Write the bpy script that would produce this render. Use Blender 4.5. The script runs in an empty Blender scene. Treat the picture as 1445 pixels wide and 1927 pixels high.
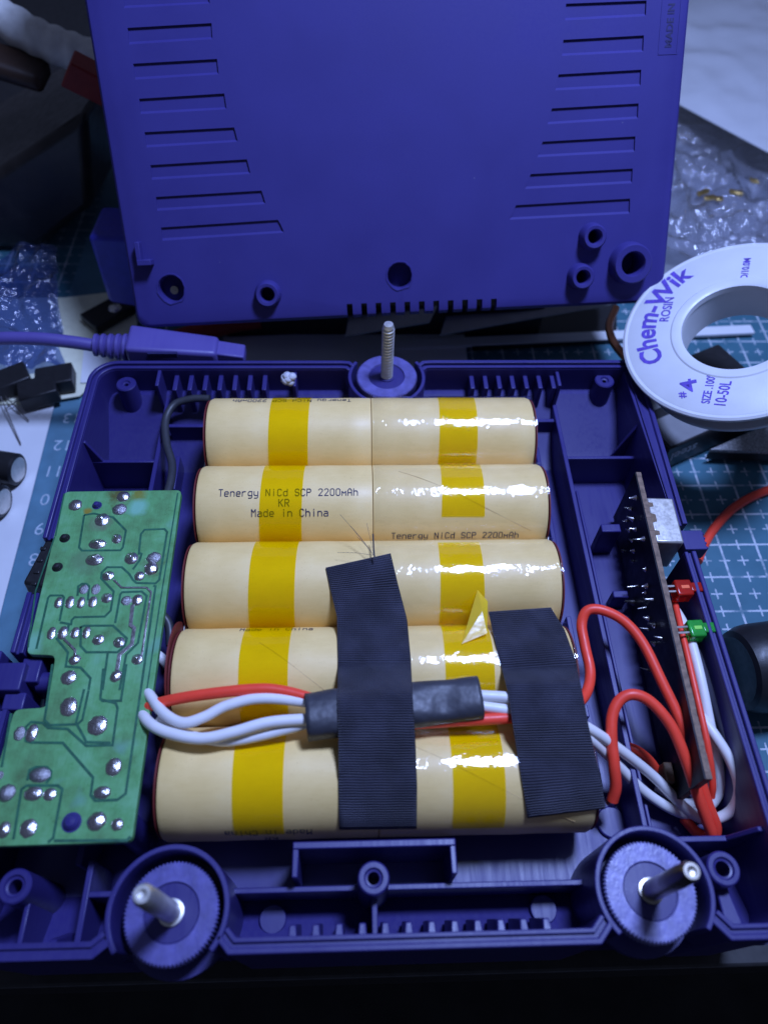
import bpy, bmesh, math, random
from mathutils import Vector, Matrix, noise
random.seed(7)
R = math.radians
CM = 0.01                                   # everything below is written in centimetres
scene = bpy.context.scene
COL = scene.collection

# ------------------------------------------------------------------ camera
CP = Vector((-0.361, -13.435, 15.150))
def _axes(pitch, yaw, roll):
    f = Vector((math.sin(yaw)*math.cos(pitch), math.cos(yaw)*math.cos(pitch), -math.sin(pitch)))
    r = Vector((math.cos(yaw), -math.sin(yaw), 0)); d = f.cross(r)
    c, s = math.cos(roll), math.sin(roll)
    return c*r+s*d, -s*r+c*d, f
CR, CD, CF = _axes(0.959, 0.060, -0.041)
FPX, IW, IH = 1392.4, 1445.0, 1927.0
cam = bpy.data.cameras.new('camera'); camo = bpy.data.objects.new('camera', cam); COL.objects.link(camo)
cam.sensor_fit = 'VERTICAL'; cam.sensor_height = 36; cam.sensor_width = 36*IW/IH; cam.lens = 36*FPX/IH
cam.clip_start = 0.01; cam.clip_end = 20
camo.matrix_world = Matrix(((CR.x, -CD.x, -CF.x, CP.x*CM), (CR.y, -CD.y, -CF.y, CP.y*CM), (CR.z, -CD.z, -CF.z, CP.z*CM), (0, 0, 0, 1)))
cam.dof.use_dof = True; cam.dof.focus_distance = 0.182; cam.dof.aperture_fstop = 12.5
scene.camera = camo

# ------------------------------------------------------------------ light
w = bpy.data.worlds.new('World'); scene.world = w; w.use_nodes = True
w.node_tree.nodes['Background'].inputs[0].default_value = (0.34, 0.42, 0.75, 1)
w.node_tree.nodes['Background'].inputs[1].default_value = 0.145
def lamp(name, loc, aim, size, power, color, shape='DISK'):
    l = bpy.data.lights.new(name, 'AREA'); l.shape = shape; l.size = size*CM; l.energy = power; l.color = color
    o = bpy.data.objects.new(name, l); COL.objects.link(o); o.location = Vector(loc)*CM
    o.rotation_euler = (Vector(aim)-Vector(loc)).to_track_quat('-Z', 'Y').to_euler(); return o
lamp('bench_lamp', (10, 2.5, 40), (1, -3, 0), 8.0, 2.8, (0.37, 0.50, 1.0))
scene.view_settings.view_transform = 'Standard'; scene.view_settings.look = 'None'
scene.view_settings.exposure = 0; scene.view_settings.gamma = 1
scene.render.engine = 'CYCLES'; scene.cycles.max_bounces = 8; scene.cycles.transparent_max_bounces = 12
scene.cycles.use_denoising = True

# ------------------------------------------------------------------ helpers
def V(*a): return Vector(a)
def ray(px, py): return CR*((px-IW/2)/FPX)+CD*((py-IH/2)/FPX)+CF
def Z(px, py, z):
    d = ray(px, py); return CP+d*((z-CP.z)/d.z)
def Y(px, py, y):
    d = ray(px, py); return CP+d*((y-CP.y)/d.y)
def PL(px, py, o, n):
    d = ray(px, py); return CP+d*((o-CP).dot(n)/d.dot(n))

def empty(name, loc, label=None, cat=None, group=None, kind=None):
    o = bpy.data.objects.new(name, None); COL.objects.link(o); o.location = Vector(loc)*CM
    o.empty_display_size = 0.005
    tag(o, label, cat, group, kind); return o
def tag(o, label=None, cat=None, group=None, kind=None):
    if label: o['label'] = label
    if cat: o['category'] = cat
    if group: o['group'] = group
    if kind: o['kind'] = kind
    return o

class MB:
    def __init__(s): s.v = []; s.f = []; s.uv = None
    def add(s, vs, fs):
        n = len(s.v); s.v += [Vector(v) for v in vs]; s.f += [tuple(i+n for i in f) for f in fs]; return s
    def hexa(s, p):      # 8 points: bottom ring, top ring
        return s.add(p, [(3, 2, 1, 0), (4, 5, 6, 7), (0, 1, 5, 4), (1, 2, 6, 5), (2, 3, 7, 6), (3, 0, 4, 7)])
    def box(s, x0, x1, y0, y1, z0, z1):
        return s.hexa([V(x0, y0, z0), V(x1, y0, z0), V(x1, y1, z0), V(x0, y1, z0), V(x0, y0, z1), V(x1, y0, z1), V(x1, y1, z1), V(x0, y1, z1)])
    def obox(s, c, ax, h):
        c = Vector(c); a, b, d = [Vector(k).normalized()*q for k, q in zip(ax, h)]
        return s.hexa([c-a-b-d, c+a-b-d, c+a+b-d, c-a+b-d, c-a-b+d, c+a-b+d, c+a+b+d, c-a+b+d])
    def prism(s, pts, off):  # polygon pts (3D, ccw seen from +off), extruded by off
        n = len(pts); off = Vector(off); pts = [Vector(p) for p in pts]
        return s.add(pts+[p+off for p in pts], [tuple(range(n))[::-1], tuple(range(n, 2*n))]+[(i, (i+1) % n, n+(i+1) % n, n+i) for i in range(n)])
    def lathe(s, o, axis, prof, n=40, a0=0, a1=2*math.pi, closed_prof=False):
        o = Vector(o); ax = Vector(axis).normalized(); u = ax.orthogonal().normalized(); w_ = ax.cross(u)
        full = abs(a1-a0) > 6.28; m = n if full else n+1; vs = []; k = len(prof)
        for i in range(m):
            a = a0+(a1-a0)*i/n; d = u*math.cos(a)+w_*math.sin(a)
            for r, h in prof: vs.append(o+d*r+ax*h)
        fs = []
        for i in range(n):
            j = (i+1) % m
            for q in range(k if closed_prof else k-1):
                q2 = (q+1) % k
                fs.append((i*k+q, j*k+q, j*k+q2, i*k+q2))
        s.add(vs, fs); return s
    def cyl(s, p0, p1, r0, r1=None, n=24, hole=0):
        p0 = Vector(p0); p1 = Vector(p1); h = (p1-p0).length; r1 = r0 if r1 is None else r1
        if hole: prof = [(hole, 0), (r0, 0), (r1, h), (hole, h), (hole, 0)]
        else: prof = [(0.0001, 0), (r0, 0), (r1, h), (0.0001, h)]
        return s.lathe(p0, p1-p0, prof, n)
    def tube(s, path, r, n=10, taper=None):
        path = [Vector(p) for p in path]; m = len(path); vs = []; prev = None
        for i, p in enumerate(path):
            t = (path[min(i+1, m-1)]-path[max(i-1, 0)]).normalized()
            u = t.orthogonal().normalized() if prev is None else (prev-t*prev.dot(t)).normalized()
            prev = u; b = t.cross(u); rr = r if taper is None else r*taper(i/(m-1))
            vs += [p+(u*math.cos(2*math.pi*k/n)+b*math.sin(2*math.pi*k/n))*rr for k in range(n)]
        fs = [(i*n+k, i*n+(k+1) % n, (i+1)*n+(k+1) % n, (i+1)*n+k) for i in range(m-1) for k in range(n)]
        fs += [tuple(range(n))[::-1], tuple(range((m-1)*n, m*n))]
        return s.add(vs, fs)
    def grid(s, fn, nu, nv, thick=0, uvs=None):
        g = [[Vector(fn(i/nu, j/nv)) for j in range(nv+1)] for i in range(nu+1)]
        base = len(s.v); idx = lambda i, j: i*(nv+1)+j
        vs = [p for r_ in g for p in r_]
        fs = [(idx(i, j), idx(i+1, j), idx(i+1, j+1), idx(i, j+1)) for i in range(nu) for j in range(nv)]
        s.add(vs, fs)
        if uvs: s.uv = [uvs(i/nu, j/nv) for i in range(nu+1) for j in range(nv+1)]
        return s
    def ribbon_wall(s, path, t, z0, z1):   # vertical wall along 2D path, thickness t centred
        a = offset(path, t/2); b = offset(path, -t/2); n = len(path)
        vs = [V(*p, z0) for p in a]+[V(*p, z0) for p in b]+[V(*p, z1) for p in a]+[V(*p, z1) for p in b]
        fs = []
        for i in range(n-1):
            fs += [(i, i+1, 2*n+i+1, 2*n+i), (n+i+1, n+i, 3*n+i, 3*n+i+1), (2*n+i, 2*n+i+1, 3*n+i+1, 3*n+i), (i+1, i, n+i, n+i+1)]
        fs += [(0, 2*n, 3*n, n), (n-1, 2*n-1, 4*n-1, 3*n-1)]
        return s.add(vs, fs)
    def build(s, name, mat, parent=None, bev=0, smooth=35, solid=0, segs=2, up=None):
        me = bpy.data.meshes.new(name)
        if parent is not None: o0 = parent_world(parent)
        else:
            xs = [v.x for v in s.v]; ys = [v.y for v in s.v]; zs = [v.z for v in s.v]
            o0 = V((min(xs)+max(xs))/2, (min(ys)+max(ys))/2, min(zs))
        me.from_pydata([(v-o0)*CM for v in s.v], [], s.f)
        if s.uv:
            uvl = me.uv_layers.new(name='UVMap')
            for lp in me.loops: uvl.data[lp.index].uv = s.uv[lp.vertex_index]
        bm = bmesh.new(); bm.from_mesh(me); bmesh.ops.recalc_face_normals(bm, faces=bm.faces)
        if up is not None and sum((f.normal*f.calc_area() for f in bm.faces), V(0, 0, 0)).dot(up) < 0: bmesh.ops.reverse_faces(bm, faces=bm.faces)
        bm.to_mesh(me); bm.free()
        me.polygons.foreach_set('use_smooth', [True]*len(me.polygons))
        me.set_sharp_from_angle(angle=R(smooth))
        me.materials.append(mat)
        o = bpy.data.objects.new(name, me); COL.objects.link(o)
        if parent is not None: o.parent = parent
        else: o.location = o0*CM
        if solid:
            m = o.modifiers.new('solid', 'SOLIDIFY'); m.thickness = solid*CM; m.offset = -1
        if bev:
            m = o.modifiers.new('bevel', 'BEVEL'); m.width = bev*CM; m.segments = segs; m.limit_method = 'ANGLE'; m.angle_limit = R(40)
            m.harden_normals = False
        return o
def parent_world(p):
    o = V(0, 0, 0)
    while p is not None: o += p.location/CM; p = p.parent
    return o
def offset(path, d):
    out = []; n = len(path); P = [Vector((p[0], p[1])) for p in path]
    for i in range(n):
        a = (P[i]-P[i-1]).normalized() if i else None
        b = (P[i+1]-P[i]).normalized() if i < n-1 else None
        a = a or b; b = b or a
        na = Vector((-a.y, a.x)); nb = Vector((-b.y, b.x)); m = (na+nb)
        m = m/max(m.length_squared/2, 0.25) if m.length else na
        out.append((P[i].x+m.x*d, P[i].y+m.y*d))
    return out
def arc(cx, cy, r, a0, a1, n):
    return [(cx+r*math.cos(R(a0+(a1-a0)*i/n)), cy+r*math.sin(R(a0+(a1-a0)*i/n))) for i in range(n+1)]
def spline(pts, sub=8):
    P = [Vector(p) for p in pts]; P = [2*P[0]-P[1]]+P+[2*P[-1]-P[-2]]; out = []
    for i in range(1, len(P)-2):
        a, b, c, d = P[i-1:i+3]
        for k in range(sub):
            t = k/sub
            out.append(0.5*((2*b)+(c-a)*t+(2*a-5*b+4*c-d)*t*t+(3*b-a-3*c+d)*t**3))
    out.append(P[-2]); return out
def copyobj(o, parent, loc, scale=None, rot=None):
    c = o.copy(); COL.objects.link(c); c.parent = parent; c.location = Vector(loc)*CM
    if scale: c.scale = scale
    if rot: c.rotation_euler = rot
    return c
_txt = {}
def text2d(s, size=1.0, bold=0.0):
    key = (s, size, bold)
    if key not in _txt:
        cu = bpy.data.curves.new('t', 'FONT'); cu.body = s; cu.size = size; cu.resolution_u = 3; cu.offset = bold
        o = bpy.data.objects.new('t', cu); COL.objects.link(o); bpy.context.view_layer.update()
        me = o.evaluated_get(bpy.context.evaluated_depsgraph_get()).to_mesh()
        _txt[key] = ([(v.co.x, v.co.y) for v in me.vertices], [tuple(p.vertices) for p in me.polygons])
        bpy.data.objects.remove(o); bpy.data.curves.remove(cu)
    return _txt[key]
def text_mesh(s, size, fn, mb=None, bold=0.0):
    mb = mb or MB(); vs, fs = text2d(s, size, bold); mb.add([fn(x, y) for x, y in vs], fs); return mb
def text_w(s, size): return max(v[0] for v in text2d(s, size)[0])

# ------------------------------------------------------------------ materials
def nt(name):
    m = bpy.data.materials.new(name); m.use_nodes = True; t = m.node_tree; return m, t, t.nodes['Principled BSDF']
def L(t, a, b): t.links.new(a, b)
def coords(t, scale=1.0, kind='Object'):
    tc = t.nodes.new('ShaderNodeTexCoord'); mp = t.nodes.new('ShaderNodeMapping')
    k = (1/CM if kind == 'Object' else 1)
    sc = scale if isinstance(scale, (tuple, list)) else (scale,)*3
    mp.inputs['Scale'].default_value = [q*k for q in sc]; L(t, tc.outputs[kind], mp.inputs['Vector']); return mp.outputs[0]
def noisen(t, vec, scale, detail=3, rough=.5):
    n = t.nodes.new('ShaderNodeTexNoise'); n.inputs['Scale'].default_value = scale; n.inputs['Detail'].default_value = detail
    n.inputs['Roughness'].default_value = rough; L(t, vec, n.inputs['Vector']); return n.outputs['Fac']
def ramp(t, fac, stops):
    r = t.nodes.new('ShaderNodeValToRGB'); e = r.color_ramp.elements
    while len(e) < len(stops): e.new(0.5)
    for k, (p, c) in enumerate(stops): e[k].position = p; e[k].color = (*c, 1) if len(c) == 3 else c
    L(t, fac, r.inputs[0]); return r.outputs[0]
def bump(t, h, strength, dist, bsdf, inp='Normal'):
    b = t.nodes.new('ShaderNodeBump'); b.inputs['Strength'].default_value = strength; b.inputs['Distance'].default_value = dist*CM
    L(t, h, b.inputs['Height']); L(t, b.outputs[0], bsdf.inputs[inp]); return b
def math_n(t, op, a, b=None, c=None):
    n = t.nodes.new('ShaderNodeMath'); n.operation = op
    for i, q in enumerate((a, b, c)):
        if q is None: continue
        if isinstance(q, (int, float)): n.inputs[i].default_value = q
        else: L(t, q, n.inputs[i])
    return n.outputs[0]
def plain(name, col, rough=.5, metal=0, var=.12, nscale=3.0, bmp=.0, bscale=30, coat=0, spec=.5, dist=.01):
    m, t, b = nt(name); v = coords(t)
    f = noisen(t, v, nscale, 4)
    lo = tuple(max(0, c*(1-var)) for c in col); hi = tuple(min(1, c*(1+var)) for c in col)
    L(t, ramp(t, f, [(.3, lo), (.7, hi)]), b.inputs['Base Color'])
    rr = ramp(t, noisen(t, v, nscale*2.3, 3), [(.3, (max(0, rough-.06),)*3), (.75, (min(1, rough+.08),)*3)])
    L(t, rr, b.inputs['Roughness'])
    b.inputs['Metallic'].default_value = metal; b.inputs['Coat Weight'].default_value = coat; b.inputs['Coat Roughness'].default_value = .12
    b.inputs['Specular IOR Level'].default_value = spec
    if bmp: bump(t, noisen(t, v, bscale, 2), bmp, dist, b)
    return m

def plastic(name, col, rough=.36, scr=1.0, spec=.5):
    m, t, b = nt(name); v = coords(t)
    # fine moulded grain, faint scratches and specks of dust
    vo = t.nodes.new('ShaderNodeTexVoronoi'); vo.inputs['Scale'].default_value = 1.5; L(t, v, vo.inputs['Vector'])
    sep_ = t.nodes.new('ShaderNodeSeparateColor'); L(t, vo.outputs['Color'], sep_.inputs[0])
    rad_ = math_n(t, 'MULTIPLY', math_n(t, 'POWER', sep_.outputs[0], 3.0), .05)
    dmask = math_n(t, 'LESS_THAN', vo.outputs['Distance'], rad_)
    large = noisen(t, v, .6, 3)
    base = ramp(t, large, [(.3, tuple(c*.95 for c in col)), (.7, tuple(c*1.05 for c in col))])
    mx = t.nodes.new('ShaderNodeMix'); mx.data_type = 'RGBA'
    L(t, math_n(t, 'MULTIPLY', dmask, .55*scr), mx.inputs['Factor']); L(t, base, mx.inputs['A']); mx.inputs['B'].default_value = (.45, .45, .5, 1)
    L(t, mx.outputs['Result'], b.inputs['Base Color'])
    sv = coords(t, (1, .07, 1)); sc = noisen(t, sv, 16, 2, .4)
    L(t, ramp(t, math_n(t, 'ADD', math_n(t, 'MULTIPLY', sc, .5), math_n(t, 'MULTIPLY', large, .5)), [(.35, (rough-.07,)*3), (.65, (rough+.1,)*3)]), b.inputs['Roughness'])
    b.inputs['Specular IOR Level'].default_value = spec
    bump(t, math_n(t, 'ADD', noisen(t, v, 60, 2), math_n(t, 'MULTIPLY', sc, .4)), .25, .006, b)
    return m

M = {}
M['purple'] = plastic('purple_plastic', (.030, .024, .145), .40)
M['purple_lid'] = plastic('purple_lid_plastic', (.038, .031, .182), .60, .6, .3)
M['purple_soft'] = plastic('purple_rubber', (.095, .074, .29), .45)
M['purple_worn'] = plain('worn_purple_plastic', (.11, .10, .30), .38, var=.25, nscale=4, bmp=.4, bscale=14)
M['mat_black'] = plain('black_plastic', (.012, .012, .014), .42, bmp=.2, bscale=40)
M['dark_box'] = plain('dark_charger_plastic', (.020, .016, .015), .34, var=.35, nscale=1.5, bmp=.15, bscale=30)
M['bench'] = plain('bench_top', (.020, .019, .020), .55, var=.3)
M['floor'] = plain('dark_floor', (.006, .006, .006), .8, var=.6, nscale=.15)
M['red_wire'] = plain('red_silicone', (.96, .07, .035), .42, var=.06, bmp=.1)
M['white_wire'] = plain('white_silicone', (.80, .78, .76), .42, var=.04, bmp=.08)
M['dark_wire'] = plain('dark_grey_insulation', (.040, .042, .050), .45)
M['grey_tube'] = plain('grey_cable', (.09, .09, .13), .45)
M['sleeve'] = plain('heat_shrink', (.040, .041, .052), .48, var=.2, bmp=.35, bscale=2.5, dist=.1)
M['steel'] = plain('nickel_steel', (.70, .67, .61), .38, .72, .12, 5, bmp=.1, bscale=20)
M['brass'] = plain('dark_brass_screw', (.40, .36, .30), .33, 1, .2, 3, bmp=.1)
M['solder'] = plain('solder', (.66, .63, .61), .27, 1, .18, 6, bmp=.25, bscale=6, dist=.04)
M['solder_dull'] = plain('dull_solder', (.40, .39, .40), .42, 1, .3, 7, bmp=.5, bscale=8, dist=.04)
M['tin'] = plain('tinned_copper', (.52, .50, .50), .34, 1, .2, 7, bmp=.6, bscale=10, dist=.02)
M['red_paper'] = plain('red_fish_paper', (.15, .016, .012), .65)
M['white_plastic'] = plain('white_spool_plastic', (.66, .66, .67), .38, var=.03, nscale=1.5, bmp=.15, bscale=15)
M['blue_ink'] = plain('blue_print', (.10, .055, .42), .6, var=.25, nscale=9)
M['print'] = plain('dark_ink', (.030, .030, .075), .7, var=.4, nscale=12)
M['moulded'] = plain('dark_moulded_lettering', (.018, .016, .085), .5)
M['paper'] = plain('white_paper', (.70, .71, .73), .7, var=.04, nscale=.7)
M['cream_paper'] = plain('cream_paper', (.76, .76, .56), .75, var=.06)
M['grey_card'] = plain('grey_card', (.42, .42, .44), .6, var=.08)
M['grey_label'] = plain('grey_label', (.20, .20, .21), .55, var=.08)
M['brown'] = plain('brown_board', (.16, .10, .055), .6, var=.3, nscale=9)
M['dark_brown'] = plain('dark_brown_plastic', (.045, .022, .014), .5)
M['bag_tone_card'] = plain('bag_tone_card', (.24, .25, .28), .5, var=.25, nscale=1)
M['board_edge'] = plain('board_edge', (.20, .13, .085), .7, var=.35, nscale=8, bmp=.5, bscale=25)
M['board_dark'] = plain('dark_solder_mask', (.004, .005, .012), .48, spec=.25, var=.4, nscale=2, bmp=.2, bscale=8)
M['copper'] = plain('copper_braid', (.62, .27, .16), .35, 1, .25, 20, bmp=.6, bscale=30)
M['sandpaper'] = plain('silver_grit', (.42, .42, .42), .5, .3, .6, 18, bmp=1, bscale=40, dist=.05)
M['red_plastic'] = plain('dull_red_plastic', (.30, .02, .015), .5)
M['white_tube'] = plain('corrugated_white_plastic', (.80, .79, .76), .5)
M['glue'] = plain('cloudy_glue', (.60, .60, .66), .25, var=.1, bmp=.6, bscale=8, dist=.05)
M['white_ink'] = plain('pale_print', (.62, .66, .70), .7, var=.1)
M['pale_ink'] = plain('faint_white_print', (.40, .50, .58), .7, var=.2, nscale=8)
M['purple_box'] = plain('blue_box_plastic', (.04, .04, .45), .4)
M['seam'] = plain('seam_paper', (.66, .47, .21), .6)
M['gap'] = plain('mask_gap', (.022, .12, .062), .45, var=.25, nscale=8)

def kraft():
    m, t, b = nt('kraft_sleeve'); v = coords(t)
    fib = noisen(t, coords(t, (.35, 1.6, 1.6)), 9, 5, .65); big = noisen(t, v, .9, 3); fine = noisen(t, v, 34, 2)
    s = math_n(t, 'ADD', math_n(t, 'MULTIPLY', fib, .22), math_n(t, 'MULTIPLY', big, .78))
    base = ramp(t, s, [(.30, (.80, .56, .20)), (.55, (.90, .65, .26)), (.75, (.94, .71, .32))])
    sp = ramp(t, fine, [(.27, (.35, .20, .07)), (.33, (1, 1, 1))])
    mx = t.nodes.new('ShaderNodeMix'); mx.data_type = 'RGBA'; mx.blend_type = 'MULTIPLY'; mx.inputs['Factor'].default_value = .28
    L(t, base, mx.inputs['A']); L(t, sp, mx.inputs['B']); L(t, mx.outputs['Result'], b.inputs['Base Color'])
    b.inputs['Roughness'].default_value = .52
    b.inputs['Coat Weight'].default_value = .10; b.inputs['Coat Roughness'].default_value = .32
    bump(t, math_n(t, 'ADD', fib, math_n(t, 'MULTIPLY', fine, .5)), .22, .01, b); return m
M['kraft'] = kraft()
def clear(name, tint, gloss_rough, wr_scale, wr_strength, wr_dist, reflect=1.0, aniso=(1, 1, 1), haze=0.0, hcol=(1, 1, 1)):
    m, t, b = nt(name); t.nodes.remove(b); out = t.nodes['Material Output']
    tr = t.nodes.new('ShaderNodeBsdfTransparent'); tr.inputs[0].default_value = (*tint, 1)
    gl = t.nodes.new('ShaderNodeBsdfGlossy'); gl.inputs['Roughness'].default_value = gloss_rough; gl.inputs[0].default_value = (1, 1, 1, 1)
    ge = t.nodes.new('ShaderNodeNewGeometry'); dt = t.nodes.new('ShaderNodeVectorMath'); dt.operation = 'DOT_PRODUCT'
    L(t, ge.outputs['Normal'], dt.inputs[0]); L(t, ge.outputs['Incoming'], dt.inputs[1])
    fz = math_n(t, 'MULTIPLY_ADD', math_n(t, 'POWER', math_n(t, 'SUBTRACT', 1.0, math_n(t, 'ABSOLUTE', dt.outputs['Value'])), 5.0), .96, .04)
    v = coords(t, aniso); h = noisen(t, v, wr_scale, 3, .55)
    bp = t.nodes.new('ShaderNodeBump'); bp.inputs['Strength'].default_value = wr_strength; bp.inputs['Distance'].default_value = wr_dist*CM
    L(t, h, bp.inputs['Height']); L(t, bp.outputs[0], gl.inputs['Normal'])
    base = tr.outputs[0]
    if haze:
        df = t.nodes.new('ShaderNodeBsdfDiffuse'); df.inputs[0].default_value = (*hcol, 1)
        ms = t.nodes.new('ShaderNodeMixShader'); ms.inputs[0].default_value = haze; L(t, base, ms.inputs[1]); L(t, df.outputs[0], ms.inputs[2]); base = ms.outputs[0]
    mx = t.nodes.new('ShaderNodeMixShader'); L(t, math_n(t, 'MINIMUM', math_n(t, 'MULTIPLY', fz, reflect), .9), mx.inputs[0])
    L(t, base, mx.inputs[1]); L(t, gl.outputs[0], mx.inputs[2]); L(t, mx.outputs[0], out.inputs[0]); return m
M['film'] = clear('clear_film', (.99, .99, .99), .07, 2.6, .6, .05, 1.0, (1.2, 1.3, 1.3), 0.0)
M['amber'] = clear('amber_tape', (.995, .92, .01), .10, 2.5, .40, .04, 1.0, (1, 1, 1), .20, (.95, .62, .001))
M['amber_glare'] = clear('amber_tape_fold', (.99, .80, .02), .25, 1.6, .4, .06, 3.0, (1, 1, 1), .55, (1.0, .72, .02))  # haze colour and reflection raised to paint glare on the fold
M['bag'] = clear('clear_bag', (.86, .88, .95), .10, 1.6, 1.0, .5, 3.5, (1, 1, 1), .20, (.6, .62, .75))
M['bag_blue'] = clear('bluish_bag', (.30, .38, .62), .12, 2.2, 1.0, .3, 2.0, (1, 1, 1), .12, (.12, .18, .5))

def led(name, col):
    m, t, b = nt(name); v = coords(t)
    L(t, ramp(t, noisen(t, v, 4, 2), [(.3, tuple(c*.8 for c in col)), (.7, col)]), b.inputs['Base Color'])
    b.inputs['Roughness'].default_value = .2; b.inputs['Transmission Weight'].default_value = .6; b.inputs['Subsurface Weight'].default_value = .3
    b.inputs['Subsurface Radius'].default_value = (.002, .002, .002); return m
M['led_red'] = led('red_epoxy', (.98, .04, .02)); M['led_green'] = led('green_epoxy', (.06, .72, .10))
M['led_red_core'] = plain('red_core', (.95, .16, .06), .3); M['led_green_core'] = plain('green_core', (.28, .72, .10), .3)

def cloth():
    m, t, b = nt('black_cloth_tape')
    tc = t.nodes.new('ShaderNodeTexCoord'); sep = t.nodes.new('ShaderNodeSeparateXYZ'); L(t, tc.outputs['UV'], sep.inputs[0])
    nz = noisen(t, coords(t, 1, 'UV'), 3.0, 2)
    vv = math_n(t, 'ADD', sep.outputs[1], math_n(t, 'MULTIPLY', nz, .03))
    rib = math_n(t, 'SINE', math_n(t, 'MULTIPLY', vv, 2*math.pi/.052))
    wv = math_n(t, 'SINE', math_n(t, 'ADD', math_n(t, 'MULTIPLY', sep.outputs[0], 2*math.pi/.036), math_n(t, 'MULTIPLY', rib, .8)))
    hgt = math_n(t, 'ADD', rib, math_n(t, 'MULTIPLY', wv, .45))
    dust = noisen(t, coords(t, 1, 'UV'), 26, 2, .6)
    wear = noisen(t, coords(t, 1, 'UV'), 1.3, 3)
    base = ramp(t, math_n(t, 'ADD', math_n(t, 'MULTIPLY', hgt, .18), wear), [(.3, (.020, .020, .030)), (.85, (.068, .069, .105))])
    mx = t.nodes.new('ShaderNodeMix'); mx.data_type = 'RGBA'; L(t, ramp(t, dust, [(.73, (0, 0, 0)), (.78, (.35, .35, .35))]), mx.inputs['Factor'])
    L(t, base, mx.inputs['A']); mx.inputs['B'].default_value = (.3, .3, .34, 1); L(t, mx.outputs['Result'], b.inputs['Base Color'])
    b.inputs['Roughness'].default_value = .52; b.inputs['Specular IOR Level'].default_value = .55
    bump(t, hgt, .75, .022, b); return m
M['cloth'] = cloth()

_gbo = V(-6.2, -6.2, -.11)
STAINS = []
for _px, _py, _r, _c in ((225, 932, .42, (.10, .075, .015)), (262, 930, .25, (.20, .19, .02)), (190, 985, .30, (.16, .20, .12)), (165, 962, .12, (.30, .20, .02)), (260, 955, .3, (.22, .50, .36)), (160, 1055, .5, (.12, .24, .11)), (285, 1065, .32, (.10, .14, .06)), (60, 1210, .35, (.20, .46, .30))):
    _p = Z(_px, _py, .05)-_gbo; STAINS.append((_p.x, _p.y, _r, _c))
def pcb_mask():
    m, t, b = nt('green_solder_mask'); v = coords(t)
    big = noisen(t, v, .75, 4, .6); brush = noisen(t, coords(t, (5, .35, 1)), 7, 3)
    patch = noisen(t, v, 2.6, 5, .7)
    s = math_n(t, 'ADD', math_n(t, 'MULTIPLY', big, .6), math_n(t, 'MULTIPLY', patch, .4))
    base = ramp(t, s, [(.32, (.10, .20, .08)), (.5, (.13, .37, .135)), (.66, (.175, .46, .21))])
    mx = t.nodes.new('ShaderNodeMix'); mx.data_type = 'RGBA'; mx.blend_type = 'MULTIPLY'; mx.inputs['Factor'].default_value = .35
    L(t, base, mx.inputs['A']); L(t, ramp(t, brush, [(.3, (.62, .62, .62)), (.7, (1, 1, 1))]), mx.inputs['B'])
    flux = ramp(t, noisen(t, v, 1.1, 2), [(.66, (0, 0, 0)), (.78, (.55, .55, .55))])
    m2 = t.nodes.new('ShaderNodeMix'); m2.data_type = 'RGBA'; L(t, flux, m2.inputs['Factor']); L(t, mx.outputs['Result'], m2.inputs['A']); m2.inputs['B'].default_value = (.16, .36, .30, 1)
    last = m2.outputs['Result']
    for (sx, sy, rad, col_) in STAINS:
        vd = t.nodes.new('ShaderNodeVectorMath'); vd.operation = 'DISTANCE'; L(t, v, vd.inputs[0]); vd.inputs[1].default_value = (sx, sy, .16)
        dd_ = math_n(t, 'ADD', vd.outputs['Value'], math_n(t, 'MULTIPLY', math_n(t, 'SUBTRACT', patch, .5), rad*1.6))
        mk = ramp(t, math_n(t, 'DIVIDE', dd_, rad), [(.35, (.85,)*3), (1.0, (0, 0, 0))])
        m3 = t.nodes.new('ShaderNodeMix'); m3.data_type = 'RGBA'; L(t, mk, m3.inputs['Factor']); L(t, last, m3.inputs['A']); m3.inputs['B'].default_value = (*col_, 1); last = m3.outputs['Result']
    L(t, last, b.inputs['Base Color'])
    L(t, ramp(t, patch, [(.35, (.22,)*3), (.65, (.5,)*3)]), b.inputs['Roughness'])
    bump(t, math_n(t, 'ADD', brush, patch), .12, .01, b); return m
M['pcb'] = pcb_mask()

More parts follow.
